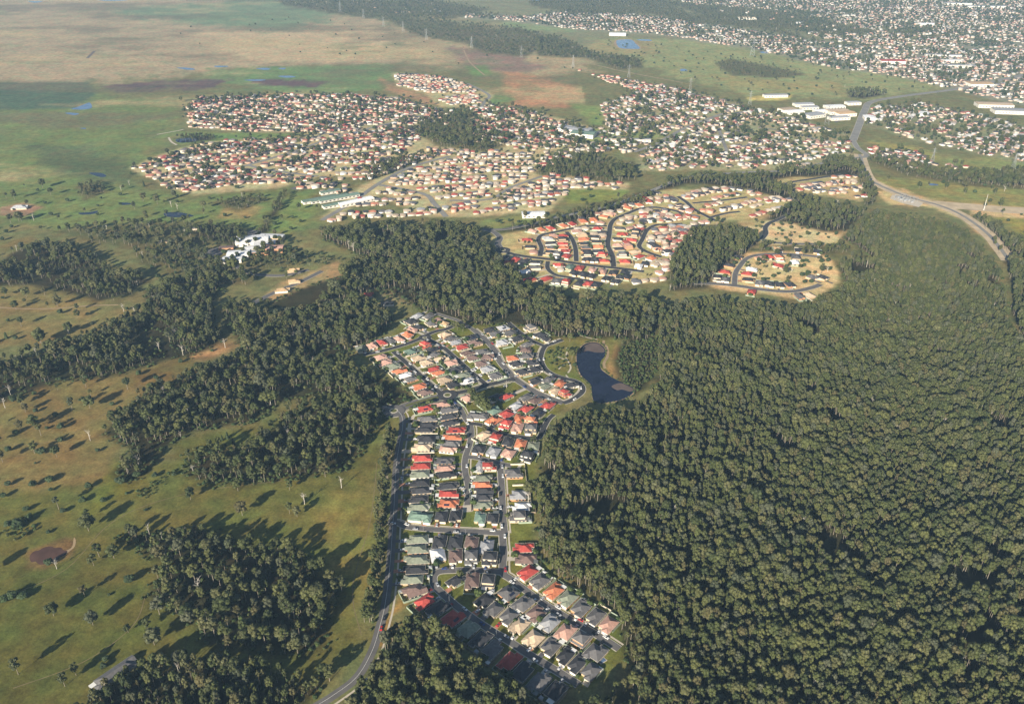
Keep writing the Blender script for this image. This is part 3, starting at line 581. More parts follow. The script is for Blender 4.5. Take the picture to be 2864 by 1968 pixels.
# ------------------------------------------------------------------ houses
WIN = {}
def box_mesh(name, sx, sy, sz, mat):
    k = (name, sx, sy, sz, mat.name)
    if k not in WIN:
        b = MB(); b.box(-sx / 2, sx / 2, -sy / 2, sy / 2, 0, sz, True); WIN[k] = mesh(name, b.V, b.F, mat)
    return WIN[k]
def hip(b, x0, x1, y0, y1, z, pitch=0.42, gable=None, over=0.5):
    """hip roof on a rectangle; gable='x1' ends the ridge in a gable on that side"""
    x0 -= over; x1 += over; y0 -= over; y1 += over
    L, W = x1 - x0, y1 - y0
    if L >= W:
        h = W / 2 * pitch; ym = (y0 + y1) / 2
        a = x0 if gable == 'x0' else x0 + W / 2; c = x1 if gable == 'x1' else x1 - W / 2
        if c < a: a = c = (a + c) / 2
        V = [(x0, y0, z), (x1, y0, z), (x1, y1, z), (x0, y1, z), (a, ym, z + h), (c, ym, z + h)]
        F = [(0, 1, 5, 4), (1, 2, 5), (2, 3, 4, 5), (3, 0, 4)]
    else:
        h = L / 2 * pitch; xm = (x0 + x1) / 2; a = y0 + L / 2; c = y1 - L / 2
        V = [(x0, y0, z), (x1, y0, z), (x1, y1, z), (x0, y1, z), (xm, a, z + h), (xm, c, z + h)]
        F = [(0, 1, 4), (1, 2, 5, 4), (2, 3, 5), (3, 0, 4, 5)]
    b.add(V, F + [(3, 2, 1, 0)])
def band(b, x0, x1, y0, y1, z0, z1, t=0.1, over=0.5):
    x0 -= over; x1 += over; y0 -= over; y1 += over
    b.box(x0 - t, x1 + t, y0 - t, y0 + 0.02, z0, z1, True); b.box(x0 - t, x1 + t, y1 - 0.02, y1 + t, z0, z1, True)
    b.box(x0 - t, x0 + 0.02, y0 + 0.02, y1 - 0.02, z0, z1, True); b.box(x1 - 0.02, x1 + t, y0 + 0.02, y1 - 0.02, z0, z1, True)

HOUSES = []   # dicts with position, angle, size
def build_house(x, y, ang, L, W, rc, label, group, two=False, detail=2, solar=False, wall=None):
    """front of the house looks along local +x"""
    root = empty('house', x, y, 0, ang); tag(root, label, 'house', group)
    sg = random.choice((-1, 1)); wl, rf, gt = MB(), MB(), MB()
    hw = 2.6; gw = min(6.0, W * 0.55); fx = L / 2
    rects = [(-L / 2, fx - 2.2, -W / 2, W / 2)]
    v = random.random()
    ga = (-0.05 * L, fx) + ((-W / 2 + 0.12, -W / 2 + gw) if sg > 0 else (W / 2 - gw, W / 2 - 0.12))
    rects.append(ga)
    if v < 0.6 and W > 9:
        bw = W - gw - 1.8
        if bw > 2.4: rects.append((0.1 * L, fx - 1.1) + ((W / 2 - bw, W / 2 - 0.1) if sg > 0 else (-W / 2 + 0.1, -W / 2 + bw)))
    if v > 0.35:
        rw = W * 0.45; rects.append((-L / 2 - 2.2, -0.1 * L) + ((W / 2 - rw, W / 2 - 0.16) if sg > 0 else (-W / 2 + 0.16, -W / 2 + rw)))
    pit = random.uniform(0.4, 0.5)
    for i, r in enumerate(rects):
        z = hw - i * 0.03
        wl.box(*r, 0, z)
        hip(rf, *r, z - 0.02, pit, 'x1' if (i > 0 and random.random() < 0.35) else None)
        if detail > 1: band(gt, *r, z - 0.14, z + 0.04)
    top = hw
    if two:
        r = (-L / 2 + 1.0, fx - 3.4, -W / 2 + 0.5, W / 2 - 0.6); wl.box(*r, 0, 5.3); hip(rf, *r, 5.28, pit)
        if detail > 1: band(gt, *r, 5.14, 5.32)
        top = 5.3
    wm = wall if wall is not None else random.choice(M_WALL)
    wl.build('wall', wm, root); roof_o = rf.build('roof', M_ROOF[rc], root)
    if detail > 1: gt.build('gutter', random.choice(M_GUT[:1] * 3 + M_GUT[1:]), roof_o)
    gy = (ga[2] + ga[3]) / 2
    def part(name, mesh_, px, py, pz, rz):
        o = obj(name, mesh_, root); o.location = (px, py, pz); o.rotation_euler = (0, 0, rz); return o
    part('garage_door', box_mesh('garage_door', 0.08, 4.6, 2.1, random.choice(M_GARAGE)), ga[1] + 0.03, gy, 0.02, 0)
    if detail > 1:
        part('front_door', box_mesh('front_door', 0.08, 1.1, 2.1, M_DOOR), rects[0][1] + 0.03, sg * W * 0.14, 0.02, 0)
        for k in range(3):
            xx = -L / 2 + L * (0.16 + 0.22 * k) + random.uniform(-.4, .4)
            part('window', box_mesh('window', 1.9, 0.08, 1.3, M_GLASS), xx, -W / 2 - 0.03, 0.9, 0)
            part('window', box_mesh('window', 1.9, 0.08, 1.3, M_GLASS), xx, W / 2 + 0.03, 0.9, 0)
        part('window', box_mesh('window', 0.08, 2.4, 1.9, M_GLASS), -L / 2 - 0.03, -sg * W * 0.2, 0.3, 0)
        if two:
            for k in (-1, 1):
                part('window', box_mesh('window', 0.08, 1.9, 1.2, M_GLASS), fx - 3.37, k * W * 0.22, 3.6, 0)
                part('window', box_mesh('window', 1.9, 0.08, 1.2, M_GLASS), k * L * 0.2 - 0.6, -W / 2 + 0.46, 3.6, 0)
        if random.random() < 0.5:
            pb = MB(); pw, pl = random.uniform(3, 5), random.uniform(3, 4.5); x1 = -L / 2 - 0.1; yo = -sg * (W / 2 - pw / 2 - 0.3)
            pb.box(x1 - pl, x1 - 0.3, yo - pw / 2, yo + pw / 2, 2.3, 2.42, True)
            for ax in (x1 - pl + 0.15, x1 - 0.5):
                for ay in (-pw / 2 + 0.15, pw / 2 - 0.15): pb.box(ax - .06, ax + .06, yo + ay - .06, yo + ay + .06, 0, 2.3)
            pb.build('patio_cover', M_PATIO if random.random() < .75 else M_GUT[1], root)
        if solar:
            s = MB(); W2 = (W + 1) / 2; zz = lambda yy: hw + 0.1 + (W2 - abs(yy)) * pit
            for q in range(4):
                xa = -L / 2 + 3.5 + q * 1.15
                s.add([(xa, -W2 * .75, zz(-W2 * .75)), (xa + 1.05, -W2 * .75, zz(-W2 * .75)), (xa + 1.05, -W2 * .45, zz(-W2 * .45)), (xa, -W2 * .45, zz(-W2 * .45))], [(0, 1, 2, 3)])
            s.build('solar_panel', M_SOLAR, roof_o)
    HOUSES.append(dict(x=x, y=y, a=ang, L=L, W=W, two=two, detail=detail))
    return root

SEG_A = np.concatenate([r[0][:-1] for r in ROADS]); SEG_B = np.concatenate([r[0][1:] for r in ROADS])
SEG_H = np.concatenate([np.full(len(r[0]) - 1, r[1]) for r in ROADS]); SEG_R = np.concatenate([np.full(len(r[0]) - 1, i) for i, r in enumerate(ROADS)])
def nearest_road(p, only=None):
    d = SEG_B - SEG_A; t = np.clip((((p - SEG_A) * d).sum(1)) / ((d ** 2).sum(1) + 1e-9), 0, 1)
    q = SEG_A + d * t[:, None]; dist = np.sqrt(((p - q) ** 2).sum(1)) - SEG_H
    if only is not None: dist = np.where(np.isin(SEG_R, only), dist, 1e9)
    i = int(np.argmin(dist)); tg = d[i] / np.linalg.norm(d[i])
    return q[i], tg, dist[i], SEG_H[i]
def ordinal(n): return '%d%s' % (n, 'th' if 10 <= n % 100 <= 20 else {1: 'st', 2: 'nd', 3: 'rd'}.get(n % 10, 'th'))

# row: phrase, map sheet, road indices it fronts (None = nearest), length, houses (x, y, roof colour, flags)
#   flags: 2 two-storey, s solar panel, w wide along the street
NEAR = [
 ('beside the straight tree-lined main road', 'B', [0], 16.5, [(730,340,'g'),(735,405,'k'),(705,455,'k'),(730,550,'k'),(672,640,'c'),(675,755,'r'),(670,838,'r'),(660,925,'G'),(660,1018,'k'),(655,1098,'k'),(645,1190,'k'),(635,1275,'G','s')]),
 ('on the left side of the curving inner street', 'B', [9], 15.5, [(735,225,'r'),(890,185,'p'),(970,240,'g'),(985,312,'k'),(990,378,'k'),(1060,455,'r'),(1020,535,'o'),(1000,598,'g'),(965,662,'p'),(935,782,'g'),(940,862,'p'),(955,925,'k'),(975,1048,'k'),(972,1132,'r'),(975,1235,'o','s')]),
 ('above the cross street by the main road', 'B', [17], 12.5, [(665,1385,'t','w'),(890,1375,'k'),(1042,1372,'k'),(1302,1395,'t'),(1440,1395,'k')]),
 ('between the curving inner street and back street', 'B', [15, 14], 13.5, [(1310,835,'l'),(1410,848,'r','2'),(1345,965,'G'),(1340,1035,'o'),(1355,1100,'k'),(1350,1168,'k'),(1350,1250,'G')]),
 ('backing on the forest beside the straight back street', 'B', [15], 13, [(1640,915,'g'),(1700,1145,'l'),(1735,1270,'w'),(1705,1375,'g','2')]),
 ('in the tight block right of the inner street', 'B', [12, 14, 9], 13, [(1275,315,'g','w'),(1420,372,'o'),(1575,405,'r','2'),(1580,290,'r'),(1712,345,'o'),(1845,360,'o','2'),(1690,455,'p'),(1840,465,'g','2'),(1350,505,'c'),(1475,540,'r','2'),(1605,575,'k'),(1735,600,'o'),(1870,625,'G'),(1290,662,'k'),(1440,692,'l'),(1600,705,'p'),(1800,742,'k','2')]),
 ('below the winding middle street near the red roofs', 'B', [5], 12.5, [(1180,115,'p'),(1385,165,'c'),(1480,100,'k'),(1585,98,'r'),(1450,248,'t'),(1690,195,'l'),(1800,105,'g'),(1890,138,'b'),(1795,228,'r'),(1930,268,'k'),(2025,192,'r')]),
 ('at the top of the estate against the trees', 'A', [1, 2], 12.5, [(700,160,'l'),(800,162,'g'),(870,202,'p'),(950,235,'n'),(640,215,'k'),(720,265,'k'),(820,235,'g'),(655,285,'p'),(610,335,'o'),(530,370,'p'),(460,382,'g'),(380,402,'r'),(290,432,'p'),(195,462,'G')]),
 ('on the left side of the left diagonal street', 'A', [3], 13, [(370,530,'p'),(412,575,'p'),(490,610,'G'),(540,655,'o'),(592,692,'w'),(640,724,'g'),(722,790,'o'),(768,842,'b')]),
 ('on the right side of the left diagonal street', 'A', [3], 13, [(620,485,'t'),(700,540,'c'),(770,580,'c'),(830,640,'r'),(880,672,'o'),(930,732,'c'),(1010,778,'k')]),
 ('on the left side of the middle diagonal street', 'A', [4], 12.5, [(770,422,'r','2'),(830,465,'k'),(850,507,'g'),(915,547,'c'),(1000,582,'p'),(1040,642,'k'),(1115,692,'G'),(1150,742,'w')]),
 ('on the right side of the middle diagonal street', 'A', [4], 12.5, [(935,330,'c'),(985,370,'g'),(1030,402,'l'),(1085,442,'r'),(1135,497,'b'),(1185,537,'b'),(1255,590,'b'),(1310,640,'l'),(1385,697,'g')]),
 ('on the left side of the wide grey street', 'A', [5], 12.5, [(1180,355,'k'),(1218,402,'b'),(1285,482,'g'),(1332,528,'b')]),
 ('on the right side of the wide grey street', 'A', [5], 12.5, [(1330,290,'k'),(1385,325,'g'),(1440,402,'l'),(1540,540,'o'),(1570,592,'k'),(1615,665,'k')]),
 ('along the top right street near the pond', 'A', [7, 8], 12.5, [(1460,270,'l'),(1530,312,'g'),(1592,365,'k'),(1680,415,'g'),(1665,465,'b'),(1680,520,'g'),(1722,580,'k'),(1760,637,'k'),(1700,275,'g','2'),(1785,335,'k'),(1850,375,'k')]),
 ('in the corner block beside the pond', 'A', [5, 8], 12.5, [(1740,745,'k'),(1830,792,'G'),(1870,730,'g'),(1970,765,'o'),(2075,778,'k'),(1920,832,'c'),(2015,858,'r','2')]),
 ('below the cross street beside the main road', 'C', [0], 16.5, [(365,78,'G'),(345,163,'G'),(345,255,'G'),(335,342,'k'),(315,425,'G')]),
 ('in the upper line of the lower block', 'C', [17], 13.5, [(560,95,'k'),(695,95,'k'),(835,100,'b'),(965,135,'l')]),
 ('in the lower line of the lower block', 'C', [18], 13.5, [(540,218,'w'),(695,228,'b'),(830,248,'g','2'),(990,268,'k','2')]),
 ('inside the bend of the lower street', 'C', [18], 13, [(690,440,'k'),(840,430,'b'),(980,432,'k','2')]),
 ('above the lower right diagonal street', 'C', [16], 12.6, [(1155,540,'g'),(1285,632,'g'),(1400,712,'b'),(1515,792,'l'),(1655,872,'p'),(1790,938,'g','2'),(1915,1048,'g')]),
 ('above the lower left diagonal street', 'C', [18], 12.6, [(940,610,'k'),(1022,690,'g'),(1150,747,'g'),(1240,832,'c'),(1365,942,'c'),(1512,1012,'g'),(1640,1092,'k'),(1732,1172,'k'),(1862,1225,'g')]),
 ('at the forest edge along the lower right street', 'C', [16], 14, [(1270,152,'r'),(1290,247,'b'),(1315,365,'r'),(1422,440,'g'),(1540,530,'o'),(1662,592,'G'),(1772,682,'g'),(1900,752,'g'),(1992,842,'p')]),
 ('in the wood shadow below the lower left street', 'C', [18], 14, [(352,517,'b'),(435,612,'r'),(560,665,'k'),(692,745,'r'),(812,845,'G'),(922,935,'k'),(1022,1022,'g'),(1172,1122,'r'),(1275,1222,'k'),(1430,1302,'g'),(1565,1382,'k')]),
]
def ranked(hs):
    xs, ys_ = [h[0] for h in hs], [h[1] for h in hs]; ax = 0 if max(xs) - min(xs) > max(ys_) - min(ys_) else 1
    o = sorted(range(len(hs)), key=lambda i: hs[i][ax]); return {i: k + 1 for k, i in enumerate(o)}, ('left', 'top')[ax]
for ri_, (phr, crop, fronts, Lr, hs) in enumerate(NEAR):
    P = gnd(crop, [(h[0], h[1]) for h in hs], 3.3); rk, side = ranked(hs)
    for i, h in enumerate(hs):
        p = P[i]; q, tg, dd, hw_ = nearest_road(p, fronts)
        dirv = q - p; nrm = np.array([-tg[1], tg[0]]);
        if nrm @ dirv < 0: nrm = -nrm
        ang = math.atan2(nrm[1], nrm[0])
        ds = np.delete(np.abs((P - p) @ tg) + 3 * np.maximum(np.abs((P - p) @ nrm) - 12, 0), i); sp = ds.min() if len(ds) else 12
        fl = h[3] if len(h) > 3 else ''
        W = float(np.clip(sp * 0.79, 7.8, 11.0)); L = Lr * random.uniform(0.93, 1.05)
        if 'w' in fl: L, W = 10.5, 19
        # keep clear of the carriageway
        over = (L / 2 + 1.5) - dd
        if over > 0: p = p - nrm * over * 0.8
        nm = ROOFC[h[2]][0]
        lab = '%s-roofed %shouse, %s from the %s %s' % (nm, 'two-storey ' if '2' in fl else '', ordinal(rk[i]), side, phr)
        build_house(p[0], p[1], ang, L, W, h[2], lab, 'houses ' + phr, '2' in fl, 2, 's' in fl or random.random() < .08)
        HOUSES[-1].update(road=q, tg=tg, nrm=nrm, sp=sp, row=phr, i=rk[i], rh=hw_, rd=dd)

MID = [
 ('in the second estate by its lower main road', 'M', [(1185,650,'r'),(1240,658,'k'),(1312,662,'r'),(1370,675,'k'),(1450,680,'k'),(1600,700,'r'),(1680,712,'t'),(1745,720,'r'),(1830,735,'p'),(1900,742,'p'),(1972,748,'k'),(2050,752,'k'),(2060,775,'k')]),
 ('at the lower tip of the second estate', 'M', [(1255,685,'r'),(1378,745,'w'),(1445,715,'g'),(1410,797,'r'),(1522,792,'r'),(1592,806,'g'),(1655,815,'r'),(1740,828,'k'),(1805,826,'r'),(1862,826,'k'),(1930,792,'k'),(2020,782,'k'),(1990,812,'k'),(1700,762,'k'),(1762,770,'k'),(1825,776,'k')]),
 ('beside the short curved second estate street', 'M', [(1525,520,'l'),(1545,552,'k'),(1550,582,'g'),(1535,622,'k'),(1572,500,'p'),(1635,502,'r'),(1630,530,'k'),(1630,557,'r'),(1640,582,'o'),(1650,606,'r'),(1592,632,'g'),(1655,642,'r')]),
 ('between the curved streets of the second estate', 'M', [(1722,472,'p'),(1760,500,'c'),(1770,526,'o'),(1775,556,'k'),(1785,582,'g'),(1787,607,'k'),(1792,634,'k'),(1790,664,'k'),(1870,455,'r'),(1850,510,'k'),(1862,542,'k'),(1872,577,'o'),(1872,607,'k'),(1900,634,'r'),(1850,666,'k'),(1915,672,'r')]),
 ('right of the long curved second estate street', 'M', [(2010,452,'g'),(2030,492,'r'),(2000,526,'k'),(2000,566,'p'),(2010,592,'k'),(2030,632,'g'),(2050,676,'r'),(2130,476,'k'),(2122,502,'g'),(2100,532,'r'),(2080,576,'p'),(2120,612,'c'),(2150,642,'r'),(2190,690,'k'),(2140,715,'w'),(2230,655,'o')]),
 ('on the upper edge of the second estate', 'M', [(1390,530,'r'),(1410,578,'k'),(1430,472,'p'),(1490,462,'o'),(1550,452,'r'),(1640,435,'o'),(1700,426,'r'),(1772,405,'o'),(1840,395,'o'),(1910,372,'o'),(1960,355,'p'),(2080,316,'o'),(2150,296,'o'),(2212,270,'r')]),
]
NEWR = [
 ('in the sandy new subdivision on the forest edge', 'R', [(392,528,'k'),(330,580,'k'),(300,625,'r'),(245,672,'k'),(300,682,'g'),(448,637,'r'),(452,677,'k'),(475,607,'w'),(540,532,'p'),(600,522,'r'),(660,532,'o'),(780,527,'g'),(670,487,'n'),(800,487,'k'),(925,489,'k'),(655,582,'r'),(770,558,'w'),(535,702,'g'),(600,707,'k'),(670,714,'k'),(740,712,'k'),(890,662,'g'),(962,662,'k'),(480,759,'r'),(800,786,'g'),(870,782,'c')]),
]
for grp, dsc in ((MID, 1), (NEWR, 1)):
    for phr, crop, hs in grp:
        P = gnd(crop, [(h[0], h[1]) for h in hs], 3.0); rk, side = ranked(hs)
        for i, h in enumerate(hs):
            p = P[i]; q, tg, dd, hw_ = nearest_road(p); nrm = np.array([-tg[1], tg[0]])
            if nrm @ (q - p) < 0: nrm = -nrm
            L, W = random.uniform(13, 15), random.uniform(9.5, 11.5)
            if dd < L / 2 + 1: p = p - nrm * (L / 2 + 1 - dd)
            lab = '%s-roofed house, %s from the %s %s' % (ROOFC[h[2]][0], ordinal(rk[i]), side, phr)
            build_house(p[0], p[1], math.atan2(nrm[1], nrm[0]), L, W, h[2], lab, 'houses ' + phr, random.random() < 0.12, 1)
            HOUSES[-1].update(road=q, tg=tg, nrm=nrm, sp=W + 2, row=phr, i=rk[i], rh=hw_, rd=dd)
# lone houses
for crop, c, L, W, rc, rz, lab in (('LB', (790,1375), 26, 9, 'g', 52, 'long grey-roofed farmhouse among trees at the lower left'), ('M', (315,905), 14, 11, 'r', 20, 'red-roofed house alone in a clearing above the estate'),
                                  ('M', (450,960), 13, 10, 'k', 10, 'dark-roofed house by the clearing at the wood edge'), ('L1', (1990,690), 15, 9, 'n', 15, 'timber house frame standing on the building site'), ('L1', (1915,750), 16, 10, 'n', 12, 'timber-framed half-built house at the front of the building site'),
                                  ('L1', (1990,615), 13, 9, 'n', 10, 'timber house frame at the top of the building site'), ('Q1', (135,1400), 24, 14, 'l', 8, 'pale farm shed with tin roof in the left paddocks'), ('L1', (1330,330), 12, 9, 'g', 15, 'small grey-roofed farm cottage hidden in trees left of the school'), ('L1', (1160,420), 14, 8, 'b', 5, 'low brown cottage among the paddock trees')):
    p = gnd(crop, [c], 2.5)[0]; build_house(p[0], p[1], math.radians(rz), L, W, rc, lab, None, False, 2 if crop == 'LB' else 1)
    HOUSES[-1].update(row='', i=0)

# ------------------------------------------------------------------ driveways, fences, sheds, cars of the near estate
HX = np.array([[h['x'], h['y']] for h in HOUSES])
def to_world(h, lx, ly):
    c, s = math.cos(h['a']), math.sin(h['a']); return h['x'] + lx * c - ly * s, h['y'] + lx * s + ly * c
nf = 0
CARS = []; SHRUB = []
for k, h in enumerate(HOUSES):
    if not h['row']: continue
    near = h['detail'] > 1
    d_road = np.hypot(h['road'][0] - h['x'], h['road'][1] - h['y'])
    # driveway
    if d_road < 45:
        sg = random.choice((-1, 1)); y0 = sg * h['W'] * 0.24; wdt = random.uniform(2.4, 4.8) / 2
        xa, xb = h['L'] / 2 - 1.0, d_road - h['rh'] + 0.6
        if xb > xa:
            V = [(*to_world(h, a, b), 0.03 + k * 0.00006) for a, b in ((xa, y0 - wdt), (xb, y0 - wdt * 1.2), (xb, y0 + wdt * 1.2), (xa, y0 + wdt))]
            o = obj('driveway', mesh('driveway', V, [(0, 1, 2, 3)], random.choice([M_PAVE[0]] * 5 + [M_PAVE[1]] * 3 + [M_PAVE[2]] * 3))); tag(o, kind='structure')
            if near and random.random() < 0.48: CARS.append((*to_world(h, min(xa + 3.2, xb - 1), y0), h['a'] + random.choice((0, math.pi)), 'at the %s house %s' % (ordinal(h['i']), h['row'])))
    # yard fence: rear and both sides
    hw = max(h['sp'], h['W'] + 1.4) / 2 - 0.12; xr = -h['L'] / 2 - random.uniform(4.5, 6.0); xf = h['L'] / 2 * random.uniform(0.0, 0.5); t = 0.09 if near else 0.14
    others = np.delete(HX, k, 0); c, s = math.cos(h['a']), math.sin(h['a'])
    loc = np.stack([(others[:, 0] - h['x']) * c + (others[:, 1] - h['y']) * s, -(others[:, 0] - h['x']) * s + (others[:, 1] - h['y']) * c], 1)
    back = loc[(np.abs(loc[:, 1]) < 9) & (loc[:, 0] < -6)]
    if len(back): xr = max(xr, back[:, 0].max() / 2 - 0.15)
    xr = min(xr, -h['L'] / 2 - 1.2) + random.uniform(-.2, .2); hw += random.uniform(-.15, .15)
    b = MB(); ht = 1.7
    b.box(xr - t, xr + t, -hw, hw, 0, ht); b.box(xr + t + 0.01, xf, hw - t, hw + t, 0, ht)
    if random.random() < 0.55: b.box(xr + t + 0.01, xf, -hw - t, -hw + t, 0, ht)
    fm = random.choices((0, 1, 2), (5, 2, 2))[0]
    fo = b.build('fence', M_FENCE[fm]); fo.location = (h['x'], h['y'], 0); fo.rotation_euler = (0, 0, h['a'])
    tag(fo, '%s fence of the %s house %s' % (('green', 'cream', 'timber')[fm], ordinal(h['i']), h['row']), 'fence', 'yard fences')
    # shrubs round the block, mostly in the back yard
    for q in range(random.randint(2, 5) if near else random.randint(0, 3)):
        e = random.random()
        if e < 0.5: lx, ly = random.uniform(xr + .5, -h['L'] / 2 - 1), random.uniform(-hw + .6, hw - .6)
        elif e < 0.8: lx, ly = h['L'] / 2 + random.uniform(0.6, 3), random.uniform(-hw, hw)
        else: lx, ly = random.uniform(xr, xf), random.choice((-1, 1)) * (hw - 0.5)
        SHRUB.append((*to_world(h, lx, ly), random.uniform(0.35, 1.15) if random.random() < .85 else random.uniform(1.3, 2.0)))
    if near and random.random() < 0.22:
        lx, ly = xr + 1.6, random.choice((-1, 1)) * (hw - 1.8); wx, wy = to_world(h, lx, ly)
        r = empty('garden_shed', wx, wy, 0, h['a']); tag(r, 'garden shed behind the %s house %s' % (ordinal(h['i']), h['row']), 'shed', 'garden sheds')
        w_ = MB(); w_.box(-1.2, 1.2, -1.4, 1.4, 0, 1.95); w_.build('wall', random.choice(M_FENCE[:2]), r)
        g_ = MB(); hip(g_, -1.2, 1.2, -1.4, 1.4, 1.96, 0.3, None, 0.12); g_.build('roof', M_PATIO if random.random() < .5 else M_ROOF['l'], r)

# cars: body, glasshouse, four wheels
def car_meshes():
    b = MB(); prof = [(-2.2, .35), (-2.25, .75), (-2.1, .95), (-1.2, 1.0), (0.9, 1.0), (1.9, .86), (2.2, .7), (2.2, .35)]
    def loft(prof, w, w2, b):
        n = len(prof); V = [(x, -w, z) for x, z in prof] + [(x, w, z) for x, z in prof]
        b.add(V, [(i, (i + 1) % n, n + (i + 1) % n, n + i)[::-1] for i in range(n)] + [tuple(range(n)), tuple(range(2 * n - 1, n - 1, -1))])
    loft(prof, 0.88, 0, b); body = mesh('body', b.V, b.F, M_CAR['white'])
    g = MB(); g.add([(-1.9, -.8, .97), (1.0, -.8, .97), (1.0, .8, .97), (-1.9, .8, .97), (-1.5, -.66, 1.4), (0.2, -.66, 1.4), (0.2, .66, 1.4), (-1.5, .66, 1.4)], [(0, 1, 5, 4), (1, 2, 6, 5), (2, 3, 7, 6), (3, 0, 4, 7), (4, 5, 6, 7)])
    glass = mesh('window', g.V, g.F, M_GLASS)
    r = MB(); r.box(-1.48, 0.18, -.64, .64, 1.405, 1.45, True); roof = mesh('roof', r.V, r.F, M_CAR['white'])
    w = MB(); w.tube([(0, -.12, 0), (0, .12, 0)], [.32, .32], 12); w.F.append(tuple(range(11, -1, -1))); wheel = mesh('wheel', w.V, w.F, M_TYRE)
    return body, glass, roof, wheel
CB, CG, CRF, CW = car_meshes()
def add_car(x, y, a, col, label):
    r = empty('parked_car', x, y, 0.16, a); tag(r, label, 'car', 'parked cars')
    for nm, m in (('body', CB), ('window', CG), ('roof', CRF)):
        o = obj(nm, m, r)
        if nm != 'window': o.material_slots[0].link = 'OBJECT'; o.material_slots[0].material = M_CAR[col]
    for sx in (-1.35, 1.4):
        for sy in (-.82, .82): o = obj('wheel', CW, r); o.location = (sx, sy, .32)
for crop, c, col, lab in (('B', (1128,1128), 'white', 'parked at the kerb outside the red-roofed house on the inner street'), ('B', (1212,1022), 'white', 'parked on the verge right of the inner street'), ('B', (1162,1182), 'black', 'stopped near the paved end of the inner street'),
                     ('C', (775,692), 'white', 'parked on the shaded lower left diagonal street'), ('C', (925,820), 'blue', 'parked halfway along the shaded diagonal street'), ('C', (1585,680), 'white', 'parked on the lower right diagonal street'),
                     ('C', (1780,790), 'red', 'parked further down the lower right diagonal street'), ('C', (1905,905), 'black', 'near the far end of the lower right diagonal street'), ('A', (1205,655), 'white', 'parked on the middle diagonal street'),
                     ('A', (1258,705), 'white', 'parked near the end of the middle diagonal street'), ('A', (1362,420), 'red', 'parked at the edge of the wide grey street'), ('A', (1460,600), 'white', 'parked on the wide grey street'), ('A', (340,495), 'white', 'driving on the street at the upper left of the estate'),
                     ('A', (1950,905), 'white', 'near the right end of the winding middle street'), ('A', (925,440), 'silver', 'at the top of the middle diagonal street'), ('C', (80,770), 'black', 'driving on the main road beside the wood'), ('C', (52,860), 'red', 'driving on the main road below the black car'),
                     ('B', (470,985), 'silver', 'parked in the shade of the main road trees'), ('A', (1480,800), 'silver', 'on the tree-lined cross street'), ('A', (1820,560), 'white', 'on the curved street beside the pond park')):
    g = gnd(crop, [c])[0]; q, tg, dd, hw_ = nearest_road(g); a = math.atan2(tg[1], tg[0])
    add_car(g[0], g[1], a, col, '%s car %s' % (col, lab))
for ri, nm in ((3, 'left diagonal street'), (4, 'middle diagonal street'), (5, 'wide grey street'), (8, 'pond street'), (9, 'curving inner street'), (15, 'straight back street'), (16, 'lower right street'), (17, 'cross street'), (18, 'lower left street')):
    P, hw = ROADS[ri]
    for k in range(5):
        f = (k + random.uniform(.15, .85)) / 5 * (len(P) - 2); j = int(f); q = P[j] + (P[j + 1] - P[j]) * (f - j); d = P[j + 1] - P[j]; d = d / np.linalg.norm(d); sd = random.choice((-1, 1))
        q = q + np.array([-d[1], d[0]]) * sd * (hw - 0.9)
        col = random.choice(['white'] * 5 + ['silver'] * 3 + ['red', 'blue', 'black']); add_car(q[0], q[1], math.atan2(d[1], d[0]), col, '%s car at the kerb of the %s, %s from its upper end' % (col, nm, ordinal(k + 1)))
for x, y, a, lab in CARS: col = random.choice(['white'] * 4 + ['silver'] * 3 + ['red', 'blue', 'black']); add_car(x, y, a, col, '%s car %s' % (col, lab))

# ------------------------------------------------------------------ trees
ICO_V = None
def ico(sub=1):
    t = (1 + 5 ** .5) / 2
    V = [(-1,t,0),(1,t,0),(-1,-t,0),(1,-t,0),(0,-1,t),(0,1,t),(0,-1,-t),(0,1,-t),(t,0,-1),(t,0,1),(-t,0,-1),(-t,0,1)]
    F = [(0,11,5),(0,5,1),(0,1,7),(0,7,10),(0,10,11),(1,5,9),(5,11,4),(11,10,2),(10,7,6),(7,1,8),(3,9,4),(3,4,2),(3,2,6),(3,6,8),(3,8,9),(4,9,5),(2,4,11),(6,2,10),(8,6,7),(9,8,1)]
    V = [np.array(v) / np.linalg.norm(v) for v in V]
    for _ in range(sub):
        c = {}; F2 = []
        def mid(a, b):
            k = (min(a, b), max(a, b))
            if k not in c: m = V[a] + V[b]; V.append(m / np.linalg.norm(m)); c[k] = len(V) - 1
            return c[k]
        for a, b, d in F: ab, bd, da = mid(a, b), mid(b, d), mid(d, a); F2 += [(a, ab, da), (b, bd, ab), (d, da, bd), (ab, bd, da)]
        F = F2
    return np.array(V), F
IV, IF = ico(1)
def clump(b, c, r, rg, leaves, ls, flat_=0.72):
    """a leafy mass: ragged core plus leaf sprays that face outwards"""
    V = IV * (r * 0.86) * rg.uniform(0.78, 1.12, (len(IV), 1)) * np.array([1, 1, flat_]) + c
    b.add(V, IF)
    n = rg.normal(size=(leaves, 3)); n /= np.linalg.norm(n, axis=1)[:, None]
    n[:, 2] = np.where(n[:, 2] < -0.45, -n[:, 2], n[:, 2])
    for q in n:
        p = c + q * r * np.array([1, 1, flat_]) * rg.uniform(0.78, 1.16)
        m = q + rg.normal(size=3) * 0.45; m /= np.linalg.norm(m)
        u = np.cross(m, rg.normal(size=3)); u /= np.linalg.norm(u); w = np.cross(m, u); s = ls * rg.uniform(0.6, 1.35)
        b.add([p - u * s, p - w * s * .6, p + u * s, p + w * s * .6], [(0, 1, 2, 3)])
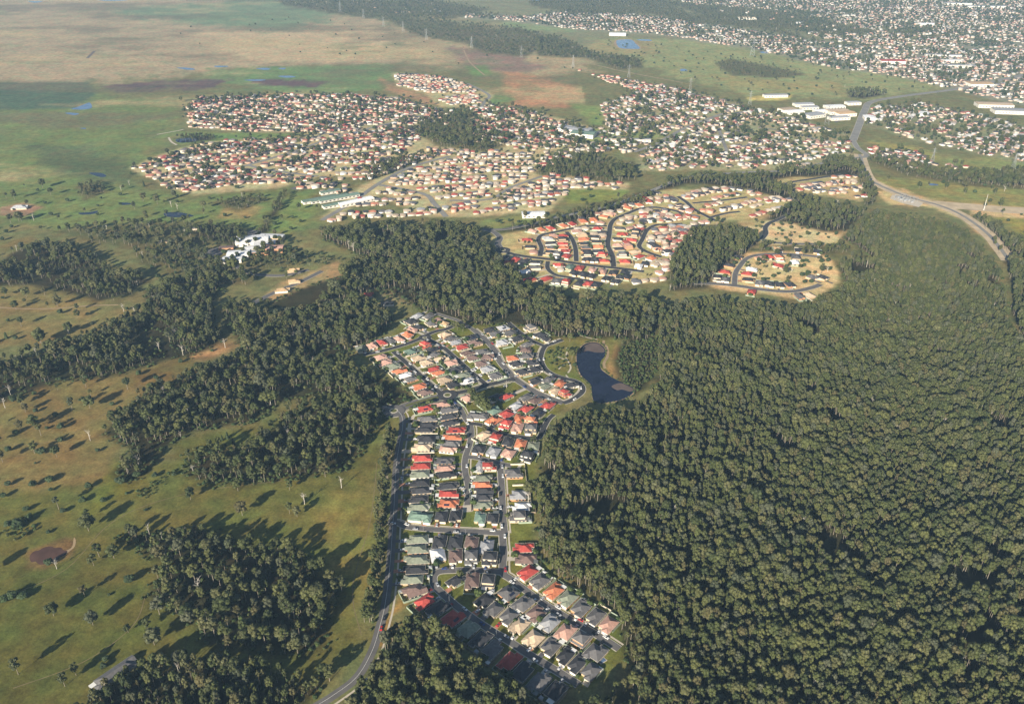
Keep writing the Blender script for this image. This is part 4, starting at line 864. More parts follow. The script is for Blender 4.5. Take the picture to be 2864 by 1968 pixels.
def gum(seed, h=18, r=4.2, nc=12, leaves=30, crown_from=0.36, trunk_r=0.27):
    """straight pale trunk, a few limbs, crown of separate leaf masses in an egg-shaped space"""
    rg = np.random.default_rng(seed); t = MB(); cr = MB()
    bend = rg.normal(size=2) * 0.5
    P = [np.array([bend[0] * z * z, bend[1] * z * z, z * h]) for z in (0, .2, .45, .66, .8)]
    t.tube(P, [trunk_r * 1.3, trunk_r, trunk_r * .8, trunk_r * .55, trunk_r * .2], 6)
    zc = h * (crown_from + 0.97) / 2; hz = h * (0.97 - crown_from) / 2; cs = []
    for i in range(nc):
        f = (i + .5) / nc; zz = 1 - 1.75 * f; a = 2.4 * i + rg.uniform(-.5, .5); rad = r * .66 * math.sqrt(max(.05, 1 - zz * zz)) * rg.uniform(.7, 1.15)
        cs.append(np.array([P[3][0] + rad * math.cos(a), P[3][1] + rad * math.sin(a), zc + zz * hz * .76]))
    for i, c in enumerate(cs):
        clump(cr, c, r * rg.uniform(.34, .5), rg, leaves, 0.55, rg.uniform(.66, .9))
        if i % 2 == 0:
            f = P[2] if i % 4 else P[3]; m = (f + c) / 2 + np.array([0, 0, -.4]); t.tube([f, m, c], [trunk_r * .42, trunk_r * .3, .05], 4, False)
    return t, cr
def bush(seed, h=3.0, r=1.8, nc=5, leaves=26):
    rg = np.random.default_rng(seed); t = MB(); cr = MB()
    t.tube([(0, 0, 0), (0, 0, h * .5)], [.12, .06], 5)
    for i in range(nc):
        a = 2.4 * i; rad = r * .55 * math.sqrt(i / nc)
        clump(cr, np.array([rad * math.cos(a), rad * math.sin(a), h * rg.uniform(.35, .62)]), r * rg.uniform(.48, .62), rg, leaves, 0.32, .85)
    return t, cr
def cone(seed, h=9, r=2.0):
    rg = np.random.default_rng(seed); t = MB(); cr = MB(); t.tube([(0, 0, 0), (0, 0, h * .6)], [.2, .06], 5)
    for i in range(8):
        z = h * (.12 + .82 * i / 7); rr = r * (1 - .8 * i / 7) + .25
        clump(cr, np.array([rg.normal() * .15, rg.normal() * .15, z]), rr, rg, 26, .4, .9)
    return t, cr
def dead(seed, h=14):
    rg = np.random.default_rng(seed); t = MB()
    P = [np.array([rg.normal() * .25 * z, rg.normal() * .25 * z, h * z]) for z in (0, .25, .5, .7)]
    t.tube(P, [.36, .3, .22, .12], 6)
    br = MB()
    for i in range(9):
        f = P[1] + (P[3] - P[1]) * rg.uniform(.1, 1); a = rg.uniform(0, 6.28); l = rg.uniform(2.2, 4.6)
        e = f + np.array([math.cos(a) * l * .75, math.sin(a) * l * .75, l * .8]); br.tube([f, (f + e) / 2 + rg.normal(size=3) * .25, e], [.16, .1, .04], 5)
        for q in range(2):
            g = (f + e) / 2; e2 = g + rg.normal(size=3) * np.array([1.3, 1.3, .6]) + np.array([0, 0, 1.1]); br.tube([g, e2], [.08, .03], 4)
    return t, br
# prototypes (meshes only; shared by all trees)
GUMS = []
for i in range(9): GUMS.append(gum(100 + i, 18, [4.5, 3.7, 4.2, 5.2, 3.5, 4.8, 4.1, 4.4, 5.8][i], [12, 9, 11, 14, 9, 13, 10, 12, 15][i], 28, [.36, .46, .3, .38, .5, .32, .42, .28, .44][i]))
PAD = [gum(200 + i, 14, [4.6, 3.7, 5.4, 4.2][i], [11, 8, 13, 9][i], 32, [.2, .3, .26, .18][i], .2) for i in range(4)]
BSH = [bush(300 + i, [3, 2.4, 3.6][i], [1.8, 2.0, 1.7][i]) for i in range(3)]
BIG = [bush(320 + i, 6.5, 4.2, 9, 44) for i in range(2)]
CON = [cone(340, 8, 1.7)]
DED = [dead(360 + i) for i in range(3)]
def pair(tc, leaf, nm='crown', bark=None):
    return mesh('trunk', tc[0].V, tc[0].F, bark or M_BARK, True), mesh(nm, tc[1].V, tc[1].F, leaf, False)
G_M = [pair(t, M_LEAF) for t in GUMS]; P_M = [pair(t, M_LEAF) for t in PAD]; B_M = [pair(t, M_BUSH) for t in BSH]; BG_M = [pair(t, M_LEAFD) for t in BIG]; C_M = [pair(t, M_LEAFD) for t in CON]
D_M = [pair(t, M_DEAD, 'branches', M_DEAD) for t in DED]
def joined(tc, leaf, bark=M_BARK):
    n = len(tc[0].F); V = tc[0].V + tc[1].V; o = len(tc[0].V); F = tc[0].F + [tuple(i + o for i in f) for f in tc[1].F]
    return mesh('tree_form', V, F, [bark, leaf], False, [0] * n + [1] * len(tc[1].F))
def add_tree(name, x, y, mp, sc, rz, label, cat, group):
    r = empty(name, x, y, 0, rz); r.scale = (sc[0], sc[0], sc[1]); tag(r, label, cat, group)
    obj('trunk', mp[0], r); obj('branches' if mp[1].name.startswith('branches') else 'crown', mp[1], r); return r

def scatter(name, pts, sc, sz, rz, idx, protos, label, cat):
    """one object of stuff: a tree form placed on every survey point"""
    pts = np.asarray(pts, float); n = len(pts)
    me = bpy.data.meshes.new(name); me.vertices.add(n); me.vertices.foreach_set('co', np.c_[pts, np.zeros(n)].ravel())
    for nm, ty, dat in (('sx', 'FLOAT', sc), ('sz', 'FLOAT', sz), ('rz', 'FLOAT', rz), ('pick', 'INT', idx)):
        a = me.attributes.new(nm, ty, 'POINT'); a.data.foreach_set('value', np.asarray(dat, np.int32 if ty == 'INT' else np.float32))
    o = obj(name, me); tag(o, label, cat, kind='stuff')
    pc = bpy.data.collections.new(name + '_forms')
    for i, m in enumerate(protos): q = bpy.data.objects.new('form_%02d' % i, m); pc.objects.link(q)
    ng = bpy.data.node_groups.new(name + '_placing', 'GeometryNodeTree')
    ng.interface.new_socket('Geometry', in_out='INPUT', socket_type='NodeSocketGeometry'); ng.interface.new_socket('Geometry', in_out='OUTPUT', socket_type='NodeSocketGeometry')
    A = ng.nodes.new; L = ng.links.new
    gi, go = A('NodeGroupInput'), A('NodeGroupOutput'); ip = A('GeometryNodeInstanceOnPoints'); ci = A('GeometryNodeCollectionInfo')
    ci.inputs['Collection'].default_value = pc; ci.inputs['Separate Children'].default_value = True; ci.inputs['Reset Children'].default_value = True
    ip.inputs['Pick Instance'].default_value = True
    def named(nm, ty): k = A('GeometryNodeInputNamedAttribute'); k.data_type = ty; k.inputs['Name'].default_value = nm; return k.outputs[0]
    cs = A('ShaderNodeCombineXYZ'); s1 = named('sx', 'FLOAT'); L(s1, cs.inputs[0]); L(s1, cs.inputs[1]); L(named('sz', 'FLOAT'), cs.inputs[2])
    cr = A('ShaderNodeCombineXYZ'); L(named('rz', 'FLOAT'), cr.inputs[2])
    L(gi.outputs[0], ip.inputs['Points']); L(ci.outputs[0], ip.inputs['Instance']); L(named('pick', 'INT'), ip.inputs['Instance Index']); L(cr.outputs[0], ip.inputs['Rotation']); L(cs.outputs[0], ip.inputs['Scale'])
    L(ip.outputs[0], go.inputs[0])
    md = o.modifiers.new('placing', 'NODES'); md.node_group = ng
    return o

def fill(poly, sp):
    b0, b1 = poly.min(0), poly.max(0)
    gx = np.arange(b0[0], b1[0], sp); gy = np.arange(b0[1], b1[1], sp * .87)
    if len(gx) == 0 or len(gy) == 0: return np.zeros((0, 2))
    X, Y = np.meshgrid(gx, gy); X = X + (np.arange(len(gy)) % 2)[:, None] * sp / 2
    p = np.stack([X.ravel(), Y.ravel()], 1); p += rng.uniform(-.42, .42, p.shape) * sp
    return p[in_poly(p, poly)]
def clear_of(p, road_m, house_m):
    ok = np.ones(len(p), bool)
    for (P, hw) in ROADS:
        b0, b1 = P.min(0) - 25, P.max(0) + 25
        s = np.where((p[:, 0] > b0[0]) & (p[:, 0] < b1[0]) & (p[:, 1] > b0[1]) & (p[:, 1] < b1[1]))[0]
        if len(s) == 0: continue
        d = np.full(len(s), 1e9)
        for a, b in zip(P[:-1:2], np.vstack([P[2::2], P[-1:]])): d = np.minimum(d, seg_dist(p[s], a, b))
        ok[s] &= d > hw + road_m
    for h in HX:
        ok &= ((p - h) ** 2).sum(1) > house_m ** 2
    return ok
POND = blob('P', [(365,700),(480,560),(640,510),(780,540),(880,640),(880,760),(800,870),(800,1000),(900,1090),(1060,1190),(1260,1290),(1430,1380),(1340,1500),(1100,1600),(760,1640),(650,1560),(620,1320),(540,1220),(440,1130),(380,1000),(350,850)])
SITE = gnd('V', [(585,680),(640,640),(700,612),(770,588),(785,615),(780,655),(730,680),(700,715),(610,715)])
CLEAR = gnd('V', [(830,672),(900,653),(965,662),(950,705),(860,708)])
TP, TS, TZ, TL = [], [], [], []
for nm, crop, pts, sp, ht, lab in FOREST:
    p = fill(FPOLY[nm], sp * (0.8 if sp < 7.2 else 0.92))
    m = fbm(p[:, 0] + 333, p[:, 1], 45, 3)
    loose = nm in ('F4a', 'F4c', 'F4d', 'F4e', 'F5')
    p = p[(m > (-0.2 if loose else -0.38)) | (sp > 9)]
    if loose: b_ = fbm(p[:, 0], p[:, 1] + 77, 16, 2); p = p[b_ > -0.32]                      # small glades
    p = p[clear_of(p, 1.8, 9.5)]
    p = p[~in_poly(p, POND) & ~in_poly(p, SITE) & ~in_poly(p, CLEAR)]
    m = fbm(p[:, 0] + 71, p[:, 1] - 50, 38, 3)
    s = ht / 19.5 * (1 + 0.5 * m) * rng.uniform(0.58, 1.2, len(p))
    TP.append(p); TZ.append(s); TS.append(s * rng.uniform(0.55, 1.05, len(p)) * (0.86 if sp < 7.2 else (1.16 if sp < 12 else 1.25))); TL += [lab] * len(p)
# belt of roadside trees along the main road, with their shadows on the asphalt
P0 = ROADS[0][0]
t = np.linspace(0, 1, 240); k = (t * (len(P0) - 1)); i0 = np.minimum(k.astype(int), len(P0) - 2); c0 = P0[i0] + (P0[i0 + 1] - P0[i0]) * (k - i0)[:, None]
c0 = c0[(c0[:, 1] > 420)] ; px_ = pix(np.c_[c0, np.zeros(len(c0))]); c0 = c0[(px_[:, 1] > 1215)]
c0 = c0 + np.c_[-rng.uniform(5, 13, len(c0)), rng.uniform(-3, 3, len(c0))]
TP.append(c0); s = rng.uniform(.6, 1.0, len(c0)); TZ.append(s); TS.append(s * rng.uniform(.7, .95, len(s))); TL += ['roadside gum tree on the left of the straight main road'] * len(c0)
TP = np.vstack(TP); TS = np.concatenate(TS); TZ = np.concatenate(TZ); TL = np.array(TL, dtype='U120')

# trees that stand alone: (sheet, x, y of the foot, form, size)
LONE = [
 ('lower left paddock', 'LB', [(125,1395,'p',1.05),(630,1062,'p',.95),(365,1000,'p',.9),(575,868,'p',.8),(1080,990,'p',1.2),(868,1112,'p',.6),(772,610,'p',.95),(635,660,'p',.8),(672,600,'p',.95),(385,682,'d',.8),(600,425,'p',1.1),(1000,1095,'p',.8),(1045,1195,'p',1.1),(1195,985,'p',1.1),(1290,1052,'p',.9),(1640,322,'p',1.1),(1960,310,'p',.9),(440,1475,'p',.9),(515,1400,'p',.8),(880,772,'b',1.1),(985,290,'b',.4),(740,862,'b',.35),(330,440,'b',.55),(120,400,'b',1.25),(60,395,'b',.9),(180,290,'b',.8),(90,880,'b',1.2),(160,880,'b',1.0),(30,900,'b',.9),(720,1300,'b',.7),(700,1350,'b',.6),(2230,1440,'p',1.0),(2140,1500,'p',1.0),(2080,1530,'p',.8),(2185,1420,'p',.9),(1550,1215,'p',.9),(1660,1200,'p',1.1),(1920,1170,'p',1.0),(1980,1240,'p',.8)]),
 ('paddock above the copse', 'LB', [(430,300,'b',.7),(340,95,'b',.9),(600,135,'b',.9),(560,230,'b',.8),(700,225,'b',.7),(820,105,'b',1.2),(930,60,'b',1.0),(1290,215,'p',.95),(1610,155,'p',.9),(1718,105,'p',1.0),(1960,150,'p',.8),(2060,245,'d',1.0),(2310,135,'d',.9),(2010,330,'p',.8),(2200,60,'p',1.1),(1420,60,'b',.6),(1180,50,'b',.6),(1050,60,'b',.7),(860,180,'b',.5)]),
 ('brown left paddock', 'L3', [(42,112,'c',.9),(285,155,'p',1.35),(468,82,'d',.9),(36,582,'d',1.0),(150,562,'p',.9),(175,612,'p',.8),(238,722,'p',1.15),(142,742,'p',.9),(320,724,'b',.5),(490,595,'p',1.1),(610,585,'p',1.0),(612,802,'d',.95),(280,892,'b',1.1),(235,890,'p',1.0),(820,792,'d',.5),(582,442,'p',.9),(72,492,'d',1.0),(20,950,'p',1.0),(-10,820,'p',1.0),(240,960,'b',.35),(560,520,'b',.5),(340,1070,'b',.8),(1540,790,'c',.95),(1580,832,'c',.9),(1505,802,'c',.8),(1240,225,'d',1.0),(1080,195,'d',1.0),(1525,175,'d',1.0)]),
 ('tan paddock', 'L1', [(180,802,'p',1.0),(390,862,'p',1.05),(110,884,'p',.95),(40,792,'p',.9),(525,945,'p',.9),(470,1045,'p',1.1),(275,1110,'p',1.3),(45,1080,'c',1.0),(840,905,'d',1.1),(915,915,'d',1.0)]),
 ('far green flats', 'Q1', [(290,1272,'p',1.2),(975,1262,'c',1.3),(970,1362,'p',1.2),(1065,1382,'p',1.2),(820,1290,'d',.9),(875,1252,'d',.8),(130,1500,'p',1.2),(75,1510,'p',1.1),(230,1492,'d',1.0),(145,1498,'p',1.1),(1180,1340,'p',1.1),(1160,1400,'d',1.0),(1200,1415,'d',.9),(100,1350,'p',1.3),(1225,690,'p',1.1),(1640,1345,'d',1.0)]),
 ('estate near the roundabout', 'A', [(1200,960,'p',1.15),(1235,985,'p',1.2),(1262,1000,'p',1.25),(1310,1045,'p',1.1),(1180,900,'p',.9),(1050,300,'p',.9),(1015,285,'p',.8),(1100,310,'p',.8),(1120,265,'p',.9),(1290,1230,'p',.8),(910,600,'c',1.0),(1730,1320,'p',.8),(1490,810,'d',.8)]),
 ('back street verge', 'B', [(1815,1250,'d',1.0),(1890,1150,'p',1.2),(1830,1160,'p',1.1),(1940,1300,'d',1.0),(240,1390,'d',.95),(235,1590,'d',1.05),(290,1190,'d',.9)]),
]
FORM = {'p': (P_M, 'gum_tree', 'gum tree', 'tree'), 'd': (D_M, 'dead_tree', 'bare pale dead tree', 'tree'), 'b': (BG_M, 'leafy_shrub', 'dense rounded shrub', 'shrub'), 'c': (C_M, 'cypress_tree', 'dark pointed cypress tree', 'tree')}
n_lone = 0
for zone, crop, ts in LONE:
    for f in 'pdbc':
        tt = sorted([q for q in ts if q[2] == f]); g = gnd(crop, [(q[0], q[1]) for q in tt]) if tt else []
        for i, q in enumerate(tt):
            mp, nm, txt, cat = FORM[f]; s = q[3] * random.uniform(.95, 1.08)
            size = 'tall ' if q[3] >= 1.15 and f != 'b' else ('small ' if q[3] < .7 else '')
            lab = '%s%s in the %s%s' % (size, txt, zone, ', %s from the left' % ordinal(i + 1) if len(tt) > 1 else '')
            add_tree(nm, g[i][0], g[i][1], random.choice(mp), (s * random.uniform(.9, 1.1), s), random.uniform(0, 6.28), lab, cat, txt + 's in the ' + zone); n_lone += f != 'b'
# street trees along the entry boulevard and the cross street
i = 0
for crop, a, b, n, off in (('A', (870, 900), (590, 978), 8, 0), ('A', (840, 950), (620, 1010), 6, 0), ('A', (830, 880), (560, 945), 8, 0), ('A', (1080, 862), (1290, 805), 6, 0), ('A', (1340, 800), (1530, 755), 6, 0), ('A', (1020, 840), (1260, 795), 5, 0)):
    g0, g1 = gnd(crop, [a])[0], gnd(crop, [b])[0]
    for k in range(n):
        g = g0 + (g1 - g0) * (k + random.uniform(.2, .8)) / n; SHRUB.append((g[0], g[1], random.uniform(1.2, 1.9)))

# the trees that show largest stand as trees of their own
pp = pix(np.c_[TP, TZ * 9]); size = TZ / np.hypot(np.hypot(TP[:, 0], TP[:, 1]), CAM_H)
inv = (pp[:, 0] > 0) & (pp[:, 0] < 2864) & (pp[:, 1] > 0) & (pp[:, 1] < 1960) & (TL != '')
order = np.argsort(-np.where(inv, size, -1))[:295 - n_lone]
chosen = np.zeros(len(TP), bool); chosen[order] = True
SECT = ['along the left part of the lower edge', 'along the lower edge below the last houses', 'in the middle of the lower edge', 'right of the middle of the lower edge', 'in the bottom right corner']
for j in order:
    if 'great forest' in TL[j]: TL[j] = 'tall gum in the great forest ' + SECT[int(np.clip((pp[j, 0] - 1500) // 280, 0, 4))]
    add_tree('gum_tree', TP[j, 0], TP[j, 1], random.choice(G_M), (TS[j], TZ[j]), random.uniform(0, 6.28), str(TL[j]), 'tree', str(TL[j]).replace('gum tree', 'gum trees', 1).replace('tall gum in', 'tall gums in'))
REST = (TP[~chosen], TS[~chosen], TZ[~chosen])

# ------------------------------------------------------------------ far suburbs: the houses too many and too far to be told apart
PALE = [(0.6,0.54,0.45),(0.55,0.45,0.36),(0.68,0.65,0.6),(0.5,0.39,0.3),(0.54,0.36,0.28)]
RF = {'new': ([(.5,.29,.22),(.52,.22,.14),(.52,.42,.31),(.42,.1,.08),(.07,.07,.08),(.16,.16,.17),(.4,.4,.4),(.6,.52,.42)], [.16,.12,.2,.1,.17,.13,.05,.1]),
      'red': ([(.36,.09,.075),(.45,.25,.2),(.46,.19,.13),(.08,.08,.085),(.24,.22,.21),(.46,.39,.31),(.66,.65,.62),(.16,.12,.11)], [.2,.18,.12,.14,.1,.12,.08,.12]),
      'old': ([(.34,.12,.1),(.42,.25,.2),(.14,.13,.13),(.4,.38,.36),(.7,.69,.66),(.46,.37,.3),(.24,.23,.23),(.08,.08,.09)], [.14,.13,.16,.14,.18,.1,.1,.1])}
FARP = [
 ('V', [(415,245),(460,222),(640,215),(800,215),(900,222),(1000,250),(1005,282),(900,300),(700,301),(560,298),(430,288)], -12, 'red', .88, .6),
 ('V', [(302,381),(370,352),(480,322),(640,312),(800,292),(940,284),(960,310),(900,352),(860,396),(720,397),(640,423),(520,432),(440,440),(390,428),(330,400)], 18, 'red', .92, .5),
 ('V', [(892,166),(1000,174),(1100,205),(1080,210),(980,212),(905,195)], 8, 'new', .95, .15),
 ('V', [(985,225),(1080,212),(1095,232),(1030,240)], 8, 'new', .9, .1),
 ('V', [(950,275),(1010,250),(1110,238),(1200,252),(1330,292),(1325,318),(1230,342),(1080,332),(985,310)], 20, 'red', .8, 1.0),
 ('V', [(925,352),(1060,340),(1200,345),(1228,380),(1300,398),(1420,414),(1415,430),(1300,428),(1240,468),(1150,478),(1060,488),(1015,488),(960,455),(870,438),(880,402)], 14, 'new', .93, .22),
 ('V', [(735,494),(800,462),(855,430),(950,452),(980,470),(1000,490),(830,497),(760,505)], 14, 'new', .85, .15),
 ('V', [(1362,240),(1450,208),(1530,200),(1640,230),(1800,268),(1930,310),(1935,350),(1850,374),(1720,384),(1560,380),(1480,388),(1450,350),(1500,322),(1380,290)], 30, 'old', .86, .7),
 ('V', [(1312,160),(1400,174),(1560,208),(1520,224),(1420,200)], -20, 'red', .9, .3),
 ('V', [(820,14),(900,12),(1180,40),(1300,24),(1500,40),(1700,70),(1900,100),(2100,112),(2323,112),(2800,112),(2800,250),(2323,235),(2180,208),(2020,170),(1900,156),(1700,110),(1480,76),(1300,66),(1150,46),(900,32)], 12, 'old', .8, .65),
 ('V', [(1500,-20),(2800,-20),(2800,110),(2100,108),(1900,96),(1700,40),(1560,10)], 5, 'old', .62, .8),
 ('V', [(1962,242),(2100,237),(2220,260),(2323,288),(2700,330),(2700,385),(2323,368),(2180,340),(2080,320),(2000,292),(1962,290)], 35, 'old', .84, .65),
 ('V', [(1955,335),(2080,345),(2145,388),(2060,378),(1990,362)], 30, 'red', .85, .5),
 ('V', [(2130,372),(2230,384),(2180,396)], 30, 'red', .6, .5),
 ('V', [(1550,440),(1620,425),(1700,432),(1800,455),(1745,488),(1650,498),(1600,480)], 24, 'new', .92, .08),
 ('V', [(1215,385),(1232,346),(1340,320),(1450,345),(1345,350),(1280,366)], 20, 'red', .8, .8),
 ('V', [(1330,292),(1380,290),(1500,322),(1440,345),(1340,318)], 25, 'old', .5, .6),
 ('V', [(1190,560),(1250,520),(1480,440),(1560,440),(1600,480),(1560,540),(1500,640),(1400,645),(1300,640),(1200,625)], 14, 'new', .95, .1),
 ('V', [(860,398),(925,354),(985,335),(1080,336),(1060,342),(930,358),(885,402)], 14, 'new', .9, .3),
 ('V', [(620,424),(720,398),(850,398),(820,436),(745,470),(700,436)], 18, 'new', .35, .3),
 ('V', [(1475,470),(1550,440),(1600,480),(1640,500),(1580,520),(1530,590),(1500,632),(1462,600),(1440,520)], 20, 'new', .95, .1),
 ('V', [(1762,407),(1940,392),(1968,455),(1870,440),(1785,430)], 15, 'new', .92, .1),
]
FV, FF, FC = [], [], []
SUBT = []
def far_house(P, ang, L, W, rc, wc, two):
    """vectorised hip-roofed houses"""
    n = len(P); c, s = np.cos(ang), np.sin(ang); hz = np.where(two, 5.2, 2.6); rh = (W / 2 + .4) * .45
    lx = np.stack([-L/2, L/2, L/2, -L/2], 1); ly = np.stack([-W/2, -W/2, W/2, W/2], 1)
    def wp(a, b, z): return np.stack([P[:, 0, None] + a * c[:, None] - b * s[:, None], P[:, 1, None] + a * s[:, None] + b * c[:, None], z], -1)
    z0 = np.zeros((n, 4)); zt = np.repeat(hz[:, None], 4, 1)
    k = ((L / 2 + .5) / (L / 2))[:, None]; k2 = ((W / 2 + .5) / (W / 2))[:, None]
    rx = np.stack([-(L - W) / 2 - .1, (L - W) / 2 + .1], 1)
    V = np.concatenate([wp(lx, ly, z0), wp(lx, ly, zt), wp(lx * k, ly * k2, zt - .02), wp(rx, rx * 0, np.repeat((hz + rh)[:, None], 2, 1))], 1)   # 14 verts
    quad = [(0,1,5,4),(1,2,6,5),(2,3,7,6),(3,0,4,7),(8,9,13,12),(10,11,12,13)]; tri = [(9,10,13),(11,8,12)]
    base = sum(len(v) for v in FV)
    for f in quad + tri:
        FF.append(np.array(f)[None, :] + (np.arange(n) * 14)[:, None] + base)
        FC.append(wc if f[0] < 8 and max(f) < 8 else rc)
    FV.append(V.reshape(-1, 3))
for crop, pts, rot, pal, dens, trees in FARP:
    poly = gnd(crop, pts); a = math.radians(rot); ca, sa = math.cos(a), math.sin(a)
    q = np.stack([poly[:, 0] * ca + poly[:, 1] * sa, -poly[:, 0] * sa + poly[:, 1] * ca], 1); b0, b1 = q.min(0), q.max(0)
    far = poly[:, 1].mean() > 2300
    pitch, depth = (14.5, 22.0) if far else (12.6, 20.0)
    us = np.arange(b0[0], b1[0], pitch); vs_ = np.arange(b0[1], b1[1], depth)
    U, Vv = np.meshgrid(us, vs_); row = np.repeat(np.arange(len(vs_))[:, None], len(us), 1)
    Vv = Vv + np.where(row % 2 == 0, 2.6, -2.6)              # pairs of rows share a street
    wob = fbm(U, Vv, 180, 2)
    U = U + rng.uniform(-2.2, 2.2, U.shape) + row * 5.3 % pitch; Vv = Vv + wob * 60 + rng.uniform(-1.2, 1.2, U.shape)
    p = np.stack([(U * ca - Vv * sa).ravel(), (U * sa + Vv * ca).ravel()], 1); row = row.ravel()
    ok = in_poly(p, poly) & (rng.random(len(p)) < dens); gl = fbm(p[:, 0], p[:, 1], 110, 3); gd = p[in_poly(p, poly) & (gl < (-.27 if pal == 'old' else -.47)) & (rng.random(len(p)) < .25 + .5 * trees)]; ok &= gl > (-.3 if pal == 'old' else -.5)
    gd = np.repeat(gd, 2, 0) + rng.normal(0, 5, (len(gd) * 2, 2)); SUBT.append(np.c_[gd, rng.uniform(.5, .95, len(gd))])
    p = p[ok]; row = row[ok]; ok = clear_of(p, 5.5, 11.5); p = p[ok]; row = row[ok]
    for f in ('F8', 'F8b', 'F12', 'F13', 'F13b', 'F10b', 'F11'):
        k = ~in_poly(p, FPOLY[f]) | (rng.random(len(p)) < .06); p = p[k]; row = row[k]
    n = len(p)
    if n == 0: continue
    cols = np.array(RF[pal][0])[rng.choice(len(RF[pal][0]), n, p=np.array(RF[pal][1]) / sum(RF[pal][1]))] * rng.uniform(.85, 1.15, (n, 1))
    wc = np.array(PALE)[rng.integers(0, len(PALE), n)] * rng.uniform(.85, 1.1, (n, 1))
    L = rng.uniform(9.5, 13.5, n); W = rng.uniform(7, 9, n)
    an = np.full(n, a) + np.where(rng.random(n) < .5, 0, math.pi / 2) + rng.normal(0, .12, n)
    L = np.where(rng.random(n) < .5, L, W * 1.25)
    far_house(p, an, L, W, cols, wc, rng.random(n) < .16)
    # a side wing on about half of them
    k = rng.random(n) < .55; off = rng.uniform(2.5, 4, k.sum())[:, None] * np.stack([np.cos(an[k] + 1.57), np.sin(an[k] + 1.57)], 1) * rng.choice([-1, 1], k.sum())[:, None]
    far_house(p[k] + off, an[k] + math.pi / 2, W[k] * rng.uniform(1.0, 1.3, k.sum()), rng.uniform(5, 6.5, k.sum()), cols[k], wc[k], np.zeros(k.sum(), bool))
    m = int(n * trees * 1.7); j = rng.integers(0, n, m)
    SUBT.append(np.c_[p[j] + rng.normal(0, 9.5, (m, 2)) + rng.choice([-9, 9], (m, 2)), rng.uniform(.3, .75, m) if trees < .5 else rng.uniform(.4, .95, m)])
V = np.vstack(FV); quads = [f for f in FF if f.shape[1] == 4]; tris = [f for f in FF if f.shape[1] == 3]
qc = [c for f, c in zip(FF, FC) if f.shape[1] == 4]; tcn = [c for f, c in zip(FF, FC) if f.shape[1] == 3]
Q, T = np.vstack(quads), np.vstack(tris); CQ, CT = np.vstack(qc), np.vstack(tcn)
me = bpy.data.meshes.new('distant_houses'); me.vertices.add(len(V)); me.vertices.foreach_set('co', V.ravel())
nl = Q.size + T.size; me.loops.add(nl); me.loops.foreach_set('vertex_index', np.concatenate([Q.ravel(), T.ravel()]).astype(np.int32))
me.polygons.add(len(Q) + len(T)); me.polygons.foreach_set('loop_start', np.concatenate([np.arange(len(Q)) * 4, Q.size + np.arange(len(T)) * 3]).astype(np.int32))
me.update(calc_edges=True)
at = me.color_attributes.new('paint', 'FLOAT_COLOR', 'CORNER')
lc = np.concatenate([np.repeat(CQ, 4, 0), np.repeat(CT, 3, 0)]); at.data.foreach_set('color', np.c_[lc, np.ones(len(lc))].ravel())
me.materials.append(attr_mat('house_paint', 'paint', 0.8, .1, .5)); me.validate()
tag(obj('distant_houses', me), 'hundreds of small red, cream and grey roofed houses of the far suburbs', 'houses', kind='stuff')
print('FAR HOUSES', len(V) // 14)

# ------------------------------------------------------------------ larger buildings
def hall(crop, c, L, W, h, rz, roofm, wallm, label, cat, pitch=.12, two_tone=False):
    p = gnd(crop, [c], h)[0]; r = empty(cat.replace(' ', '_'), p[0], p[1], 0, math.radians(rz)); tag(r, label, cat)
    w = MB(); w.box(-L/2, L/2, -W/2, W/2, 0, h); w.build('wall', wallm, r)
    b = MB(); o = .5; x0, x1, y0, y1 = -L/2 - o, L/2 + o, -W/2 - o, W/2 + o; hz = h + W / 2 * pitch
    b.add([(x0,y0,h),(x1,y0,h),(x1,y1,h),(x0,y1,h),(x0,0,hz),(x1,0,hz)], [(0,1,5,4),(2,3,4,5),(1,2,5),(3,0,4),(3,2,1,0)]); b.build('roof', roofm, r)
    n = max(2, int(L // 7))
    for k in range(n):
        d = obj('window', box_mesh('window', 3.2, .08, 1.6, M_GLASS), r); d.location = (-L/2 + (k + .5) * L / n, -W/2 - .04, h * .35)
    d = obj('door', box_mesh('door', .08, 2.2, 2.3, M_DOOR), r); d.location = (-L/2 - .04, 0, .02)
    return r
WHT = M_ROOF['w']; GRN = M_ROOF['t']; CW_ = M_WALL[4]
for k, (c, L, W, rz, lab) in enumerate([((2165,1340), 62, 14, 32, 'first'), ((2225,1335), 66, 14, 32, 'second'), ((2290,1330), 70, 14, 32, 'third'), ((2230,1290), 34, 12, 32, 'uppermost short'), ((2300,1372), 60, 12, 32, 'lowest')]):
    hall('Q1', c, L, W, 4.2, rz, GRN, M_WALL[2], '%s long green-roofed school block beside the green oval' % lab, 'school building', .25)
hall('Q2', (110,1355), 60, 16, 5, 36, WHT, M_WALL[2], 'long white-roofed hall beside the green-roofed school', 'hall', .15)
